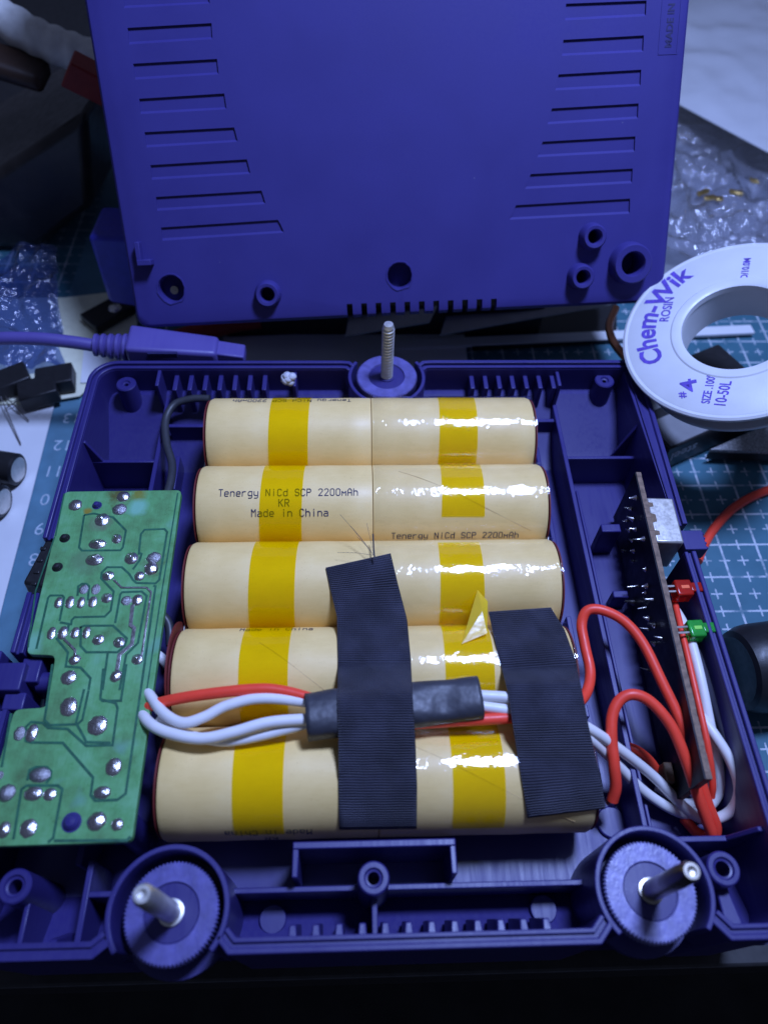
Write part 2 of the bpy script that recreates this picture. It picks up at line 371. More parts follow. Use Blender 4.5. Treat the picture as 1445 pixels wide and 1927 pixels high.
GS = 1.125                                   # mat grid pitch in cm
def mat_material(ox, oy):
    m, t, b = nt('cutting_mat'); v = coords(t)
    sep = t.nodes.new('ShaderNodeSeparateXYZ'); L(t, v, sep.inputs[0]); wob = noisen(t, v, 14, 3, .7)
    def dist(ch, o, k):
        q = math_n(t, 'DIVIDE', math_n(t, 'SUBTRACT', ch, o), GS*k)
        q = math_n(t, 'ADD', math_n(t, 'FRACT', math_n(t, 'ADD', q, 100.5)), -.5)
        return math_n(t, 'MULTIPLY', math_n(t, 'ABSOLUTE', q), GS*k)
    dx, dy = dist(sep.outputs[0], ox, 1), dist(sep.outputs[1], oy, 1)
    hx, hy = dist(sep.outputs[0], ox, .5), dist(sep.outputs[1], oy, .5)
    def less(a, k): return math_n(t, 'LESS_THAN', math_n(t, 'ADD', a, math_n(t, 'MULTIPLY', math_n(t, 'SUBTRACT', wob, .5), .035)), k)
    lines = math_n(t, 'MAXIMUM', less(dx, .034), less(dy, .030))
    pl = math_n(t, 'MAXIMUM', math_n(t, 'MULTIPLY', less(hx, .024), less(hy, .17)), math_n(t, 'MULTIPLY', less(hy, .024), less(hx, .17)))
    mask = math_n(t, 'MAXIMUM', lines, pl)
    wear = ramp(t, noisen(t, v, 2.2, 4, .6), [(.36, (.15,)*3), (.5, (.85,)*3)])
    mask = math_n(t, 'MULTIPLY', mask, wear)
    base = ramp(t, noisen(t, v, 1.2, 4), [(.3, (.032, .125, .175)), (.7, (.046, .155, .215))])
    mx = t.nodes.new('ShaderNodeMix'); mx.data_type = 'RGBA'; L(t, mask, mx.inputs['Factor']); L(t, base, mx.inputs['A']); mx.inputs['B'].default_value = (.55, .60, .66, 1)
    L(t, mx.outputs['Result'], b.inputs['Base Color']); b.inputs['Roughness'].default_value = .62
    bump(t, noisen(t, v, 45, 2), .3, .01, b); return m
# ------------------------------------------------------------------ the setting
MATZ = -3.6
fl = MB().box(-300, 300, -260, 300, -76, -75).build('floor', M['floor']); tag(fl, kind='structure')
be = MB().box(-60, 60, -12.50, 60, -6.6, -3.92).build('bench_top', M['bench'], bev=.08); tag(be, kind='structure')
cmx0, cmx1, cmy0, cmy1 = -22, 24, -11.7, 20
c0 = V((cmx0+cmx1)/2, (cmy0+cmy1)/2, -3.9)
g0 = Z(1315, 914, MATZ)-c0
mb = MB().box(cmx0, cmx1, cmy0, cmy1, -3.9, MATZ)
cmat = empty('cutting_mat', c0, 'teal cutting mat with worn white grid under the whole job', 'cutting mat')
mb.build('mat_sheet', mat_material(g0.x, g0.y), cmat, bev=.05)
strip = MB().box(-11.4, -8.9, -11.6, 19.5, MATZ, MATZ+.006)
M['mat_margin'] = plain('mat_margin', (.09, .21, .29), .6, var=.12, nscale=1.5)
strip.build('margin', M['mat_margin'], cmat)
for k, (px, py) in enumerate([(130, 787), (112, 838), (98, 887), (88, 940), (76, 995), (65, 1053)]):
    n_ = str(13-k); c = Z(px, py, MATZ+.012); wd = text_w(n_, .62)
    if k < 4: c.x += .12
    text_mesh(n_, .62, lambda x, y, c=c, wd=wd: V(c.x-(x-wd/2), c.y-(y-.21), c.z)).build('scale_number', M['pale_ink'], cmat)

# ------------------------------------------------------------------ the casing base
XL, XR, YR, YF = -7.98, 7.86, 2.59, -12.29
FZ = -2.2
PU = M['purple']
tray = empty('bottom_casing', (0, -4.8, -3.55), 'open purple plastic casing base holding the battery pack and boards', 'casing')
# floor: flat in the middle, sloping up to the rear and front walls
prof = [(YR-.05, -.92), (YR-.45, -.95), (.75, -1.95), (.2, FZ), (-11.0, FZ), (-11.9, -1.75), (YF+.05, -1.7)]
fm = MB(); x0, x1 = XL+.1, XR-.1; n = len(prof)
fm.add([V(x0, y, z) for y, z in prof]+[V(x1, y, z) for y, z in prof], [(i, i+1, n+i+1, n+i) for i in range(n-1)])
fm.add([V(x0, y, z-.2) for y, z in prof]+[V(x1, y, z-.2) for y, z in prof], [(i, n+i, n+i+1, i+1) for i in range(n-1)])
fm.build('floor_panel', PU, tray, smooth=12)
MB().box(XL+.3, XR-.3, YF+.4, YR-.4, -3.55, -3.35).build('underside', PU, tray, bev=.1)
WX = 0.14
def wall(path, lip=True):
    MB().ribbon_wall(path, .28, -3.5, -.10).build('wall', PU, tray, bev=.02)
    if lip:
        MB().ribbon_wall(offset(path, -.085), .11, -.12, 0).build('outer_lip', PU, tray, bev=.025)
        MB().ribbon_wall(offset(path, .09), .09, -.12, -.035).build('inner_lip', PU, tray, bev=.02)
# paths run clockwise seen from above with the inside on the right hand -> reversed so that inside is on the left
def P2(*a): return [tuple(p) for p in a]
RWX, RWY = .48, 1.95                       # rear wheel centre
LWX, LWY = -3.86, -11.56                   # front wheel centres
FWX, FWY = 5.08, -11.42
i_ = WX
# rear + left upper (counter-clockwise so the inside lies to the left)
wall(P2((RWX-1.0, YR-.28), (RWX-1.12, YR-.16), (RWX-1.3, YR-i_))+[(XL+.75, YR-i_)]+arc(XL+.75, YR-.75, .61, 90, 180, 8)[1:]+[(XL+i_, -3.50)])
wall(P2((XL+i_, -4.98), (XL+i_, -6.48)))
wall(P2((XL+i_, -7.75), (XL+i_, YF+.6))+arc(XL+.7, YF+.7, .56, 180, 270, 6)+P2((LWX-1.25, YF+i_), (LWX-1.02, YF+.32)))
wall(P2((LWX+1.00, YF+.36), (LWX+1.2, YF+i_), (FWX-1.22, YF+i_), (FWX-.98, YF+.40)))
wall(P2((FWX+1.0, YF+.42), (FWX+1.25, YF+i_))+arc(XR-.7, YF+.7, .56, 270, 360, 6)+P2((XR-i_, -4.05)))
wall(P2((XR-i_, -3.25), (XR-i_, YR-.35))+arc(XR-.35, YR-.35, .21, 0, 90, 4)+P2((RWX+1.3, YR-i_), (RWX+1.12, YR-.16), (RWX+1.0, YR-.28)))
# wells round the three thumb screws
def well(cx, cy, a0, a1, zt=0):
    MB().ribbon_wall(arc(cx, cy, 1.06, a0, a1, 40), .10, FZ, zt).build('wheel_well', PU, tray, bev=.02)
well(LWX, LWY, -38, 218); well(FWX, FWY, -40, 222); well(RWX, RWY, 145, 395, -.02)
# raised well floors
for cx, cy in ((LWX, LWY), (FWX, FWY), (RWX, RWY)):
    MB().cyl((cx, cy, -1.3), (cx, cy, -1.12), 1.04, n=40).build('well_floor', PU, tray)
# longitudinal inner walls beside the pack
MB().box(-6.02, -5.90, -10.6, YR-.2, FZ-.1, -1.0).build('inner_rib', PU, tray, bev=.02)
MB().box(5.46, 5.58, -10.35, YR-.2, FZ-.1, -1.02).build('inner_rib', PU, tray, bev=.02)
MB().box(5.86, 5.94, -10.35, -.9, FZ-.1, -1.75).build('inner_rib', PU, tray, bev=.02)
# corner ribs
MB().box(XL+.2, -6.0, -.36, -.26, FZ-.1, -1.02).build('cross_rib', PU, tray, bev=.02)
MB().hexa([V(XL+.2, -.34, -1.6), V(XL+.75, -.34, -1.6), V(XL+.75, -.25, -1.6), V(XL+.2, -.25, -1.6), V(XL+.2, -.34, -.2), V(XL+.32, -.34, -.2), V(XL+.32, -.25, -.2), V(XL+.2, -.25, -.2)]).build('gusset', PU, tray, bev=.02)
MB().box(5.5, XR-.2, -.30, -.20, FZ-.1, -1.05).build('cross_rib', PU, tray, bev=.02)
MB().hexa([V(XR-.8, .28, -1.9), V(XR-.2, .28, -1.9), V(XR-.2, .37, -1.9), V(XR-.8, .37, -1.9), V(XR-.36, .28, -.25), V(XR-.2, .28, -.25), V(XR-.2, .37, -.25), V(XR-.36, .37, -.25)]).build('gusset', PU, tray, bev=.02)
MB().box(-5.85, -4.3, 1.05, 1.17, FZ, -1.15).build('cross_rib', PU, tray, bev=.02)
MB().box(4.3, 5.5, 1.20, 1.32, FZ, -1.15).build('cross_rib', PU, tray, bev=.02)
# pack cradle ribs beside the pack
for (xa, xb, ys) in ((-5.6, -5.48, ((.3, -.9), (-1.2, -3.0), (-3.4, -5.2))), (4.85, 4.97, ((.55, -.7), (-1.0, -3.2), (-5.0, -6.0), (-7.3, -7.6), (-8.3, -9.2)))):
    for ya, yb in ys: MB().box(xa, xb, yb, ya, FZ-.05, -1.55).build('cradle_rib', PU, tray, bev=.02)
# screw posts
def post(x, y, z0, z1, r0, r1, hole=.10, nm='screw_post', ring=True):
    o = V(x, y, z0); h = z1-z0
    MB().lathe(o, (0, 0, 1), [(r0, 0), (r1, h-.03), (r1-.03, h), (hole+.07, h), (hole+.04, h-.05), (hole, h-.06), (hole, h-.9), (.001, h-.9)], 32).build(nm, PU, tray, smooth=30)
post(-7.02, 2.02, -2.0, -.35, .33, .285, .06); post(6.93, 2.12, -2.0, -.35, .33, .285, .06)
post(-.13, -11.07, FZ, -.30, .33, .30, .115)
post(-6.84, -11.05, FZ, -.35, .34, .31, .13); post(6.63, -11.05, FZ, -.35, .35, .32, .14)
post(-5.05, -9.95, FZ, -.08, .30, .28); post(-7.1, -7.2, FZ, -.9, .3, .28)
for x in (-7.02, 6.93): MB().box(x-.05, x+.05, 2.2, YR-.2, -1.4, -.45).build('gusset', PU, tray, bev=.015)
# vent fins on the rear wall
for k in range(7):
    MB().box(-5.66+k*.425, -5.53+k*.425, 1.72, YR-.24, -1.25, -.32).build('vent_fin', PU, tray, bev=.02)
    MB().box(2.93+k*.398, 3.06+k*.398, 1.80, YR-.24, -1.25, -.36).build('vent_fin', PU, tray, bev=.02)
MB().box(-6.1, -6.0, 1.7, YR-.2, -1.3, -.12).build('cross_rib', PU, tray, bev=.02)
MB().box(-2.22, -2.12, 1.75, YR-.2, -1.3, -.2).build('cross_rib', PU, tray, bev=.02)
MB().box(5.46, 5.56, 1.75, YR-.2, -1.3, -.2).build('cross_rib', PU, tray, bev=.02)
# front: teeth, low wall, bracket, ejector discs
for k in range(12):
    x = -1.63+k*.427
    MB().hexa([V(x-.10, YF+.2, -1.7), V(x+.10, YF+.2, -1.7), V(x+.07, -11.66, -1.7), V(x-.07, -11.66, -1.7),
               V(x-.09, YF+.2, -.38), V(x+.09, YF+.2, -.38), V(x+.06, -11.80, -.42), V(x-.06, -11.80, -.42)]).build('vent_tooth', PU, tray, bev=.025)
MB().box(-.17, -.06, YF+.2, -11.30, FZ, -.75).build('gusset', PU, tray, bev=.02)
MB().box(LWX+1.0, FWX-1.0, -11.19, -11.08, FZ, -1.0).build('low_wall', PU, tray, bev=.02)
br = MB().box(-1.70, 1.50, -10.50, -10.36, FZ, -.50); br.box(-1.70, -1.58, -11.0, -10.44, FZ, -.53); br.box(1.38, 1.50, -11.0, -10.44, FZ, -.53)
br.build('stop_bracket', PU, tray, bev=.025)
for x, y in ((-2.15, -11.55), (3.35, -11.50)):
    MB().cyl((x, y, -1.99), (x, y, -1.80), .27, n=28).build('ejector_disc', PU, tray, bev=.02)
c = Z(1150, 1548, FZ+.05); MB().cyl((c.x, c.y, FZ-.05), (c.x, c.y, FZ+.10), .34, n=30).build('ejector_disc', PU, tray, bev=.03)
# front corner ribs
MB().box(-5.72, -5.60, YF+.25, -10.55, FZ, -.85).build('inner_rib', PU, tray, bev=.02)
MB().box(-5.66, LWX-1.0, -11.20, -11.09, FZ, -.9).build('cross_rib', PU, tray, bev=.02)
MB().box(-6.73, -6.63, YF+.2, -11.25, FZ, -.75).build('gusset', PU, tray, bev=.02)
MB().hexa([V(-6.2, YF+.2, -1.7), V(-5.9, YF+.2, -1.7), V(-5.95, -11.7, -1.7), V(-6.15, -11.7, -1.7), V(-6.1, YF+.2, -.6), V(-5.98, YF+.2, -.6), V(-5.98, -11.9, -.7), V(-6.1, -11.9, -.7)]).build('vent_tooth', PU, tray, bev=.02)
MB().box(5.85, XR-.2, -10.42, -10.30, FZ, -1.15).build('cross_rib', PU, tray, bev=.02)
MB().hexa([V(XR-.9, -10.41, -1.8), V(XR-.2, -10.41, -1.8), V(XR-.2, -10.31, -1.8), V(XR-.9, -10.31, -1.8), V(XR-.36, -10.41, -.3), V(XR-.2, -10.41, -.3), V(XR-.2, -10.31, -.3), V(XR-.36, -10.31, -.3)]).build('gusset', PU, tray, bev=.02)
MB().hexa([V(6.45, YF+.2, -1.7), V(6.95, YF+.2, -1.7), V(6.85, -11.25, -1.9), V(6.5, -11.25, -1.9), V(6.5, YF+.2, -.6), V(6.85, YF+.2, -.6), V(6.78, -11.3, -.75), V(6.55, -11.3, -.75)]).build('gusset', PU, tray, bev=.03)
# side latch on the left wall, tab by the socket on the right wall
la = MB().box(-8.35, -8.12, -7.75, -6.45, -1.2, .05); la.box(-8.13, -7.55, -7.35, -6.72, -1.2, .02); la.box(-7.9, -7.45, -7.72, -7.34, -1.2, -.14); la.box(-7.72, -7.3, -7.1, -6.55, -1.2, -.16)
la.build('side_latch', PU, tray, bev=.03)
MB().cyl((-7.4, -6.98, -.50), (-6.6, -6.98, -.50), .22, n=20).build('latch_pin', PU, tray)
tb = MB().box(XR-.22, XR+.33, -3.98, -3.42, -.5, -.05)
for k in range(4): tb.box(XR+.32, XR+.38, -3.94+k*.14, -3.88+k*.14, -.5, -.08)
tb.build('grip_tab', PU, tray, bev=.02)
MB().box(6.1, 6.62, -2.75, -2.5, FZ-.02, -1.1).build('board_clip', PU, tray, bev=.03)
MB().box(6.2, 6.6, -4.45, -4.25, FZ-.02, -1.6).build('board_clip', PU, tray, bev=.03)
# cloudy glue by the rear fins
g = MB(); cg = Y(548, 710, 1.9)
for k in range(9): g.lathe(cg+V(random.uniform(-.2, .2), random.uniform(-.08, .1), random.uniform(-.12, .05)), (0, 0, 1), [(.001, -.14), (.10, -.09), (.13, 0), (.10, .06), (.001, .09)], 14)
g.build('glue_blob', M['glue'], tray, smooth=60)

# ------------------------------------------------------------------ thumb screws
def thumbscrew(cx, cy, zt, h, r, label, mat_w, mat_b, thread, tilt=(0, 0)):
    e = empty('thumb_screw', (cx, cy, zt-.35), label, 'thumb screw', 'captive thumb screws of the casing')
    N = 150; m = MB(); ring = []
    for k in range(N):
        a = 2*math.pi*k/N; rr = .88 if k % 2 else .845; ring.append((math.cos(a)*rr, math.sin(a)*rr))
    vs = [V(cx+x*.97, cy+y*.97, zt-.35) for x, y in ring]+[V(cx+x, cy+y, zt-.32) for x, y in ring]+[V(cx+x, cy+y, zt-.03) for x, y in ring]+[V(cx+x*.965, cy+y*.965, zt) for x, y in ring]
    vs += [V(cx+.52*math.cos(2*math.pi*k/N), cy+.52*math.sin(2*math.pi*k/N), zt) for k in range(N)]
    vs += [V(cx+.50*math.cos(2*math.pi*k/N), cy+.50*math.sin(2*math.pi*k/N), zt-.045) for k in range(N)]
    fs = [(q*N+k, q*N+(k+1) % N, (q+1)*N+(k+1) % N, (q+1)*N+k) for q in range(5) for k in range(N)]
    fs += [tuple(range(N))[::-1]]
    m.add(vs, fs); m.build('knurled_wheel', mat_w, e, smooth=25)
    MB().lathe((cx, cy, zt-.05), (0, 0, 1), [(.5, 0), (.49, .012), (r+.05, .014), (r+.045, .05), (r, .055)], 40).build('hub_disc', M['purple'], e)
    ax = V(tilt[0], tilt[1], 1).normalized(); p = [(r*.6, 0)]
    if thread:
        k = 0; z = .04
        while z < h-.12: p += [(r, z), (r*1.0, z+.02), (r*.74, z+.058), (r*.74, z+.07)]; z += .105
        p += [(r*.9, h-.1), (r*.7, h), (.001, h+.01)]
    else: p += [(r+.05, .0), (r+.05, .05), (r, .06), (r, h*.78), (r*.97, h*.79), (r*.97, h-.12), (r*.72, h), (r*.45, h), (r*.4, h-.07), (.001, h-.08)]
    MB().lathe((cx, cy, zt-.02), ax, p, 28).build('bolt', mat_b, e, smooth=28)
thumbscrew(RWX, RWY, .0, 1.92, .175, 'thumb screw with long threaded bolt at the rear of the casing base', M['purple_worn'], M['steel'], True)
thumbscrew(LWX, LWY, -.32, 2.25, .185, 'knurled thumb screw in the front well below the green board', M['purple_worn'], M['steel'], False)
M['purple_shiny'] = plain('rubbed_sheen_purple', (.22, .21, .44), .30, var=.25, nscale=4, bmp=.5, bscale=12)  # rubbed wheel, its paler base colour also holds lamp sheen
thumbscrew(FWX, FWY, -.25, 2.15, .18, 'rubbed thumb screw with sheen in its colour and dark pin beside the red wires', M['purple_shiny'], M['brass'], False)

# ------------------------------------------------------------------ battery pack
RAD, PITCH, PTX, PZ = 1.13, 2.27, .054, -.51
def rowc(i): return (-PITCH*i*math.cos(PTX), PZ-PITCH*i*math.sin(PTX))
HALF = 4.37
pack = empty('battery_pack', (0, rowc(2)[0], FZ), 'pack of ten kraft sleeved cells in five rows under clear film', 'battery pack')
def cyl_pt(i, x, th, off=0):     # th: angle from the top towards the viewer
    cy, cz = rowc(i); return V(x, cy-math.sin(th)*(RAD+off), cz+math.cos(th)*(RAD+off))
def hit_row(px, py, i):          # pixel -> (x, theta) on row i
    cy, cz = rowc(i); d = ray(px, py); a = d.y**2+d.z**2; b = 2*((CP.y-cy)*d.y+(CP.z-cz)*d.z); c = (CP.y-cy)**2+(CP.z-cz)**2-RAD**2
    q = b*b-4*a*c
    if q < 0: q = 0
    t = (-b-math.sqrt(q))/(2*a); p = CP+d*t; return p.x, math.atan2(cy-p.y, p.z-cz)
# --- stroke lettering of the ink-jet print
SF = {'T': [[(0, 6), (4, 6)], [(2, 6), (2, 0)]], 'e': [[(0, 2), (4, 2), (4, 3.2), (3.2, 4), (.8, 4), (0, 3.2), (0, .8), (.8, 0), (3.6, 0)]],
      'n': [[(0, 0), (0, 4)], [(0, 3), (1.2, 4), (3, 4), (4, 3), (4, 0)]], 'r': [[(0, 0), (0, 4)], [(0, 2.8), (1.4, 4), (3.4, 4)]],
      'g': [[(4, 4), (1, 4), (0, 3), (0, 1.2), (1, .4), (4, .4)], [(4, 4), (4, -1), (3, -1.8), (.4, -1.8)]], 'y': [[(0, 4), (0, 1.4), (1, .4), (4, .4)], [(4, 4), (4, -1), (3, -1.8), (.4, -1.8)]],
      'N': [[(0, 0), (0, 6), (4, 0), (4, 6)]], 'i': [[(2, 0), (2, 4)], [(2, 5.2), (2, 5.9)]], 'C': [[(4, 5), (3, 6), (1, 6), (0, 5), (0, 1), (1, 0), (3, 0), (4, 1)]],
      'd': [[(4, 6), (4, 0)], [(4, 3.2), (3, 4), (1, 4), (0, 3), (0, 1), (1, 0), (3, 0), (4, .8)]], 'S': [[(4, 5), (3, 6), (1, 6), (0, 5), (0, 4), (1, 3), (3, 3), (4, 2), (4, 1), (3, 0), (1, 0), (0, 1)]],
      'P': [[(0, 0), (0, 6), (3, 6), (4, 5), (4, 3.8), (3, 3), (0, 3)]], '2': [[(0, 5), (1, 6), (3, 6), (4, 5), (4, 4), (0, 0), (4, 0)]], '0': [[(1, 0), (0, 1), (0, 5), (1, 6), (3, 6), (4, 5), (4, 1), (3, 0), (1, 0)]],
      'm': [[(0, 0), (0, 3.6), (2, 2), (4, 3.6), (4, 0)]], 'A': [[(0, 0), (0, 4.4), (1.4, 6), (2.6, 6), (4, 4.4), (4, 0)], [(0, 2.4), (4, 2.4)]], 'h': [[(0, 0), (0, 6)], [(0, 3), (1.2, 4), (3, 4), (4, 3), (4, 0)]],
      'K': [[(0, 0), (0, 6)], [(4, 6), (0, 2.6)], [(1.2, 3.6), (4, 0)]], 'R': [[(0, 0), (0, 6), (3, 6), (4, 5), (4, 4), (3, 3), (0, 3)], [(2, 3), (4, 0)]],
      'M': [[(0, 0), (0, 6), (2, 3.4), (4, 6), (4, 0)]], 'a': [[(.4, 4), (3.2, 4), (4, 3.2), (4, 0)], [(4, 2.3), (1, 2.3), (0, 1.6), (0, .7), (.8, 0), (3, 0), (4, .8)]]}
def stroke_text(mb, s, i, x0, th0, w, h, sgn=1, lw=.021, off=.013):
    """ink lettering on row i; baseline at angle th0, sgn=-1 turns it upside down; w = advance"""
    def P(x, y): return cyl_pt(i, x0+sgn*x, th0-sgn*y/RAD, off)
    for k, ch in enumerate(s):
        for pl in SF.get(ch, []):
            pts = [(k*w+px*w*.16, py/6*h) for px, py in pl]
            for (ax, ay), (bx, by) in zip(pts, pts[1:]):
                dx, dy = bx-ax, by-ay; l = math.hypot(dx, dy) or 1; nx, ny = -dy/l*lw/2, dx/l*lw/2; ex, ey = dx/l*lw/3, dy/l*lw/3
                mb.add([P(ax+nx-ex, ay+ny-ey), P(bx+nx+ex, by+ny+ey), P(bx-nx+ex, by-ny+ey), P(ax-nx-ex, ay-ny-ey)], [(0, 1, 2, 3)])
    return mb
TXT = 'Tenergy NiCd SCP 2200mAh'
prints = {}
def pr_line(cell, s, i, x0, th0, w=.142, h=.175, sgn=1):
    stroke_text(prints.setdefault(cell, MB()), s, i, x0, th0, w, h, sgn)
xa, ta = hit_row(412, 934, 1); pr_line((1, 0), TXT, 1, xa, ta, .1435)
xa, ta = hit_row(525, 953, 1); pr_line((1, 0), 'KR', 1, xa, ta, .15)
xa, ta = hit_row(474, 972, 1); pr_line((1, 0), 'Made in China', 1, xa, ta, .147)
xa, ta = hit_row(660, 752, 0); pr_line((0, 0), TXT, 0, xa, ta, .133, .175, -1)
xa, ta = hit_row(737, 1013, 1); pr_line((1, 1), TXT, 1, xa, ta, .134)
xa, ta = hit_row(452, 1188, 3); pr_line((3, 0), 'Made in China', 3, xa, ta, .128)
xa, ta = hit_row(586, 1560, 4); pr_line((4, 0), 'Made in China', 4, xa, ta, .135, .175, -1); pr_line((4, 0), 'KR', 4, xa-.7, ta+.25, .15, .175, -1)
cells = []
for i in range(5):
    for sd in (0, 1):
        cy, cz = rowc(i); xa, xb = ((-HALF, -.006), (.006, HALF))[sd]
        xa += random.uniform(-.03, .03) if sd == 0 else 0; xb += random.uniform(-.03, .03) if sd else 0
        c = empty('battery_cell', V((xa+xb)/2, cy, cz-RAD)); c.parent = pack; c.location = (V((xa+xb)/2, cy, cz-RAD)-parent_world(pack))*CM
        ce = .02 if sd else .10; cs = .10 if sd else .02
        p = [(.62, .06), (.70, .03), (RAD-ce*1.2, .0), (RAD-ce*.3, ce*.3), (RAD, ce)]+[(RAD+.006*math.sin(k*2.1+i), .1+(xb-xa-.2)*k/8) for k in range(1, 8)]+[(RAD, xb-xa-cs), (RAD-cs*.3, xb-xa-cs*.3), (RAD-cs*1.2, xb-xa), (.7, xb-xa-.03), (.62, xb-xa-.06)]
        MB().lathe((xa, cy, cz), (1, 0, 0), p, 72).build('paper_sleeve', M['kraft'], c)
        xe = xa if sd == 0 else xb; s_ = -1 if sd == 0 else 1
        MB().cyl((xe-s_*.06, cy, cz), (xe+s_*.0, cy, cz), .7, n=32).build('steel_end', M['steel'], c)
        MB().cyl((xe+s_*.012, cy, cz), (xe+s_*.045, cy, cz), RAD-.05, n=48, hole=.45).build('end_ring', M['red_paper'], c)
        if (i, sd) in prints: prints[(i, sd)].build('ink_print', M['print'], c)
        # spiral seam of the paper sleeve
        if (i, sd) in ((3, 0), (4, 1), (1, 1)):
            pts = []
            for k in range(15):
                t = k/14; pts.append(cyl_pt(i, xa+(xb-xa)*(.42+.5*t if sd == 0 else .15+.75*t), -.35+1.5*t, .004))
            MB().tube(pts, .006, 5).build('sleeve_seam', M['seam'], c)
# nickel tabs joining rows at the ends
for (i, sd) in ((1, 1), (2, 0), (3, 1), (0, 0)):
    cy, cz = rowc(i); x = (HALF+.06)*(1 if sd else -1)
    MB().box(x-.012, x+.012, cy-PITCH-.35, cy+.35, cz-.45, cz+.15).build('nickel_tab', M['steel'], pack)
# red insulating card showing beyond the fourth row
cy, cz = rowc(3); MB().cyl((-HALF-.13, cy+.15, cz+.03), (-HALF-.09, cy+.15, cz+.03), RAD*1.02, n=40).build('insulating_card', M['red_paper'], pack)

def height(x, y, sag=.2, off=.0):  # top envelope of the rows, bridging the valleys
    best = -9
    for i in range(5):
        cy, cz = rowc(i); d = y-cy
        if abs(d) < RAD+off: best = max(best, cz+math.sqrt((RAD+off)**2-d*d))
    f = -y/(PITCH*math.cos(PTX))
    if 0 <= f <= 4:
        i = int(f); t = f-i; z0 = rowc(i)[1]+RAD+off; z1 = rowc(min(i+1, 4))[1]+RAD+off
        br_ = z0+(z1-z0)*t-sag*math.sin(math.pi*t)**.8
        best = max(best, br_)
    if best < -5:
        i = 0 if y > 0 else 4; best = rowc(i)[1]-.2
    return best
def drape(px, py, H):             # march along the pixel's ray to the height field
    d = ray(px, py); t0 = (2.0-CP.z)/d.z; t1 = (-2.0-CP.z)/d.z; prev = t0
    for k in range(1, 161):
        t = t0+(t1-t0)*k/160; p = CP+d*t
        if p.z < H(p.x, p.y):
            a, b = prev, t
            for _ in range(18):
                m = (a+b)/2; q = CP+d*m
                if q.z < H(q.x, q.y): b = m
                else: a = m
            return CP+d*b
        prev = t
    return CP+d*t1
def polylerp(pl, t):
    n = len(pl)-1; k = min(int(t*n), n-1); f = t*n-k
    return tuple(a+(b-a)*f for a, b in zip(pl[k], pl[k+1]))
# --- amber tapes: bands that follow the cells (built in pack space: x edges against row, angle)
def band(edges, name, off, mat, ends=(-1.2, 1.25), rows=(0, 4)):
    """edges: list of (row, x_left, x_right) at the crest of each row"""
    m = MB(); pts = []
    def xs(i, th):
        f = i+th/ (2.6); ks = [e[0] for e in edges]
        f = max(ks[0]-.6, min(ks[-1]+.6, f))
        for a, b in zip(edges, edges[1:]):
            if f <= b[0] or b is edges[-1]:
                t = (f-a[0])/(b[0]-a[0]); return a[1]+(b[1]-a[1])*t, a[2]+(b[2]-a[2])*t
    lim = math.asin(min(1, PITCH/2/RAD*.985))
    for i in range(rows[0], rows[1]+1):
        a = ends[0] if i == rows[0] else -lim; b = ends[1] if i == rows[1] else lim
        for k in range(25):
            th = a+(b-a)*k/24; l, r_ = xs(i, th)
            pts.append([cyl_pt(i, l+(r_-l)*q/4, th, off) for q in range(5)])
    n = len(pts); m.add([p for r_ in pts for p in r_], [(j*5+q, j*5+q+1, (j+1)*5+q+1, (j+1)*5+q) for j in range(n-1) for q in range(4)])
    return m.build(name, mat, pack, smooth=60, up=V(0, -.3, 1))
def crest(px, i):   # x on the crest of row i for pixel column px
    cy, cz = rowc(i); d = ray(px, 960); lo = None
    for py in range(700, 1700, 6):
        x, th = hit_row(px, py, i)
        if th > 0 and abs(th-.3) < .12: return x
    return hit_row(px, 900, i)[0]
E1 = [(i, crest(a, i), crest(b, i)) for i, a, b in ((0, 507, 581), (1, 491, 570), (2, 470, 556), (3, 449, 542), (4, 437, 533))]
band(E1, 'amber_tape', .023, M['amber'], (-1.3, 1.30))
E2 = [(i, crest(a, i), crest(b, i)) for i, a, b in ((0, 828, 898), (1, 832, 911))]
band(E2, 'amber_tape', .023, M['amber'], (-1.3, .80), (0, 1))
E3 = [(i, crest(a, i), crest(b, i)) for i, a, b in ((2, 829, 910), (3, 838, 930), (4, 852, 950))]
band(E3, 'amber_tape', .023, M['amber'], (-.62, 1.25), (2, 4))
# lifted, folded corner of the amber tape
a_, b_, c_, d_ = drape(898, 1110, height), drape(917, 1132, height), drape(915, 1192, height), drape(868, 1212, height)
fm = MB(); up = V(-.01, -.05, .11)
fm.add([a_+up*.2, b_+up*.6, c_+up*1.3, d_+up*.3, (a_+c_)/2+up*1.1], [(0, 1, 4), (1, 2, 4), (2, 3, 4), (3, 0, 4)])
fm.build('amber_tape_fold', M['amber_glare'], pack, smooth=10, up=V(0, -.5, 1))
# --- clear film over the cells to the right of the middle
def film_fn(u, v):
    y = 1.0-(1.0+rowc(4)[0]*-1+.95)*v; x = .06+(HALF-.02)*u
    wv = noise.noise(V(x*1.6, y*4.0, 3.1))*.014
    return V(x, y, height(x, y, .42, .034)+wv)
def film_arc(i0=0):
    m = MB(); rowsn = []; lim = math.asin(min(1, PITCH/2/RAD*.93))
    for i in range(5):
        a = -1.35 if i == 0 else -lim; b = 1.35 if i == 4 else lim
        for k in range(29):
            th = a+(b-a)*k/28
            rowsn.append([cyl_pt(i, .05+(HALF-.03)*q/36, th, .044+.012*noise.noise(V(q*.35, i*5+th*2.2, 2.2))) for q in range(37)])
    n = len(rowsn); m.add([p for r_ in rowsn for p in r_], [(j*37+q, j*37+q+1, (j+1)*37+q+1, (j+1)*37+q) for j in range(n-1) for q in range(36)])
    return m
film_arc().build('clear_film', M['film'], pack, smooth=60, up=V(0, -.3, 1))

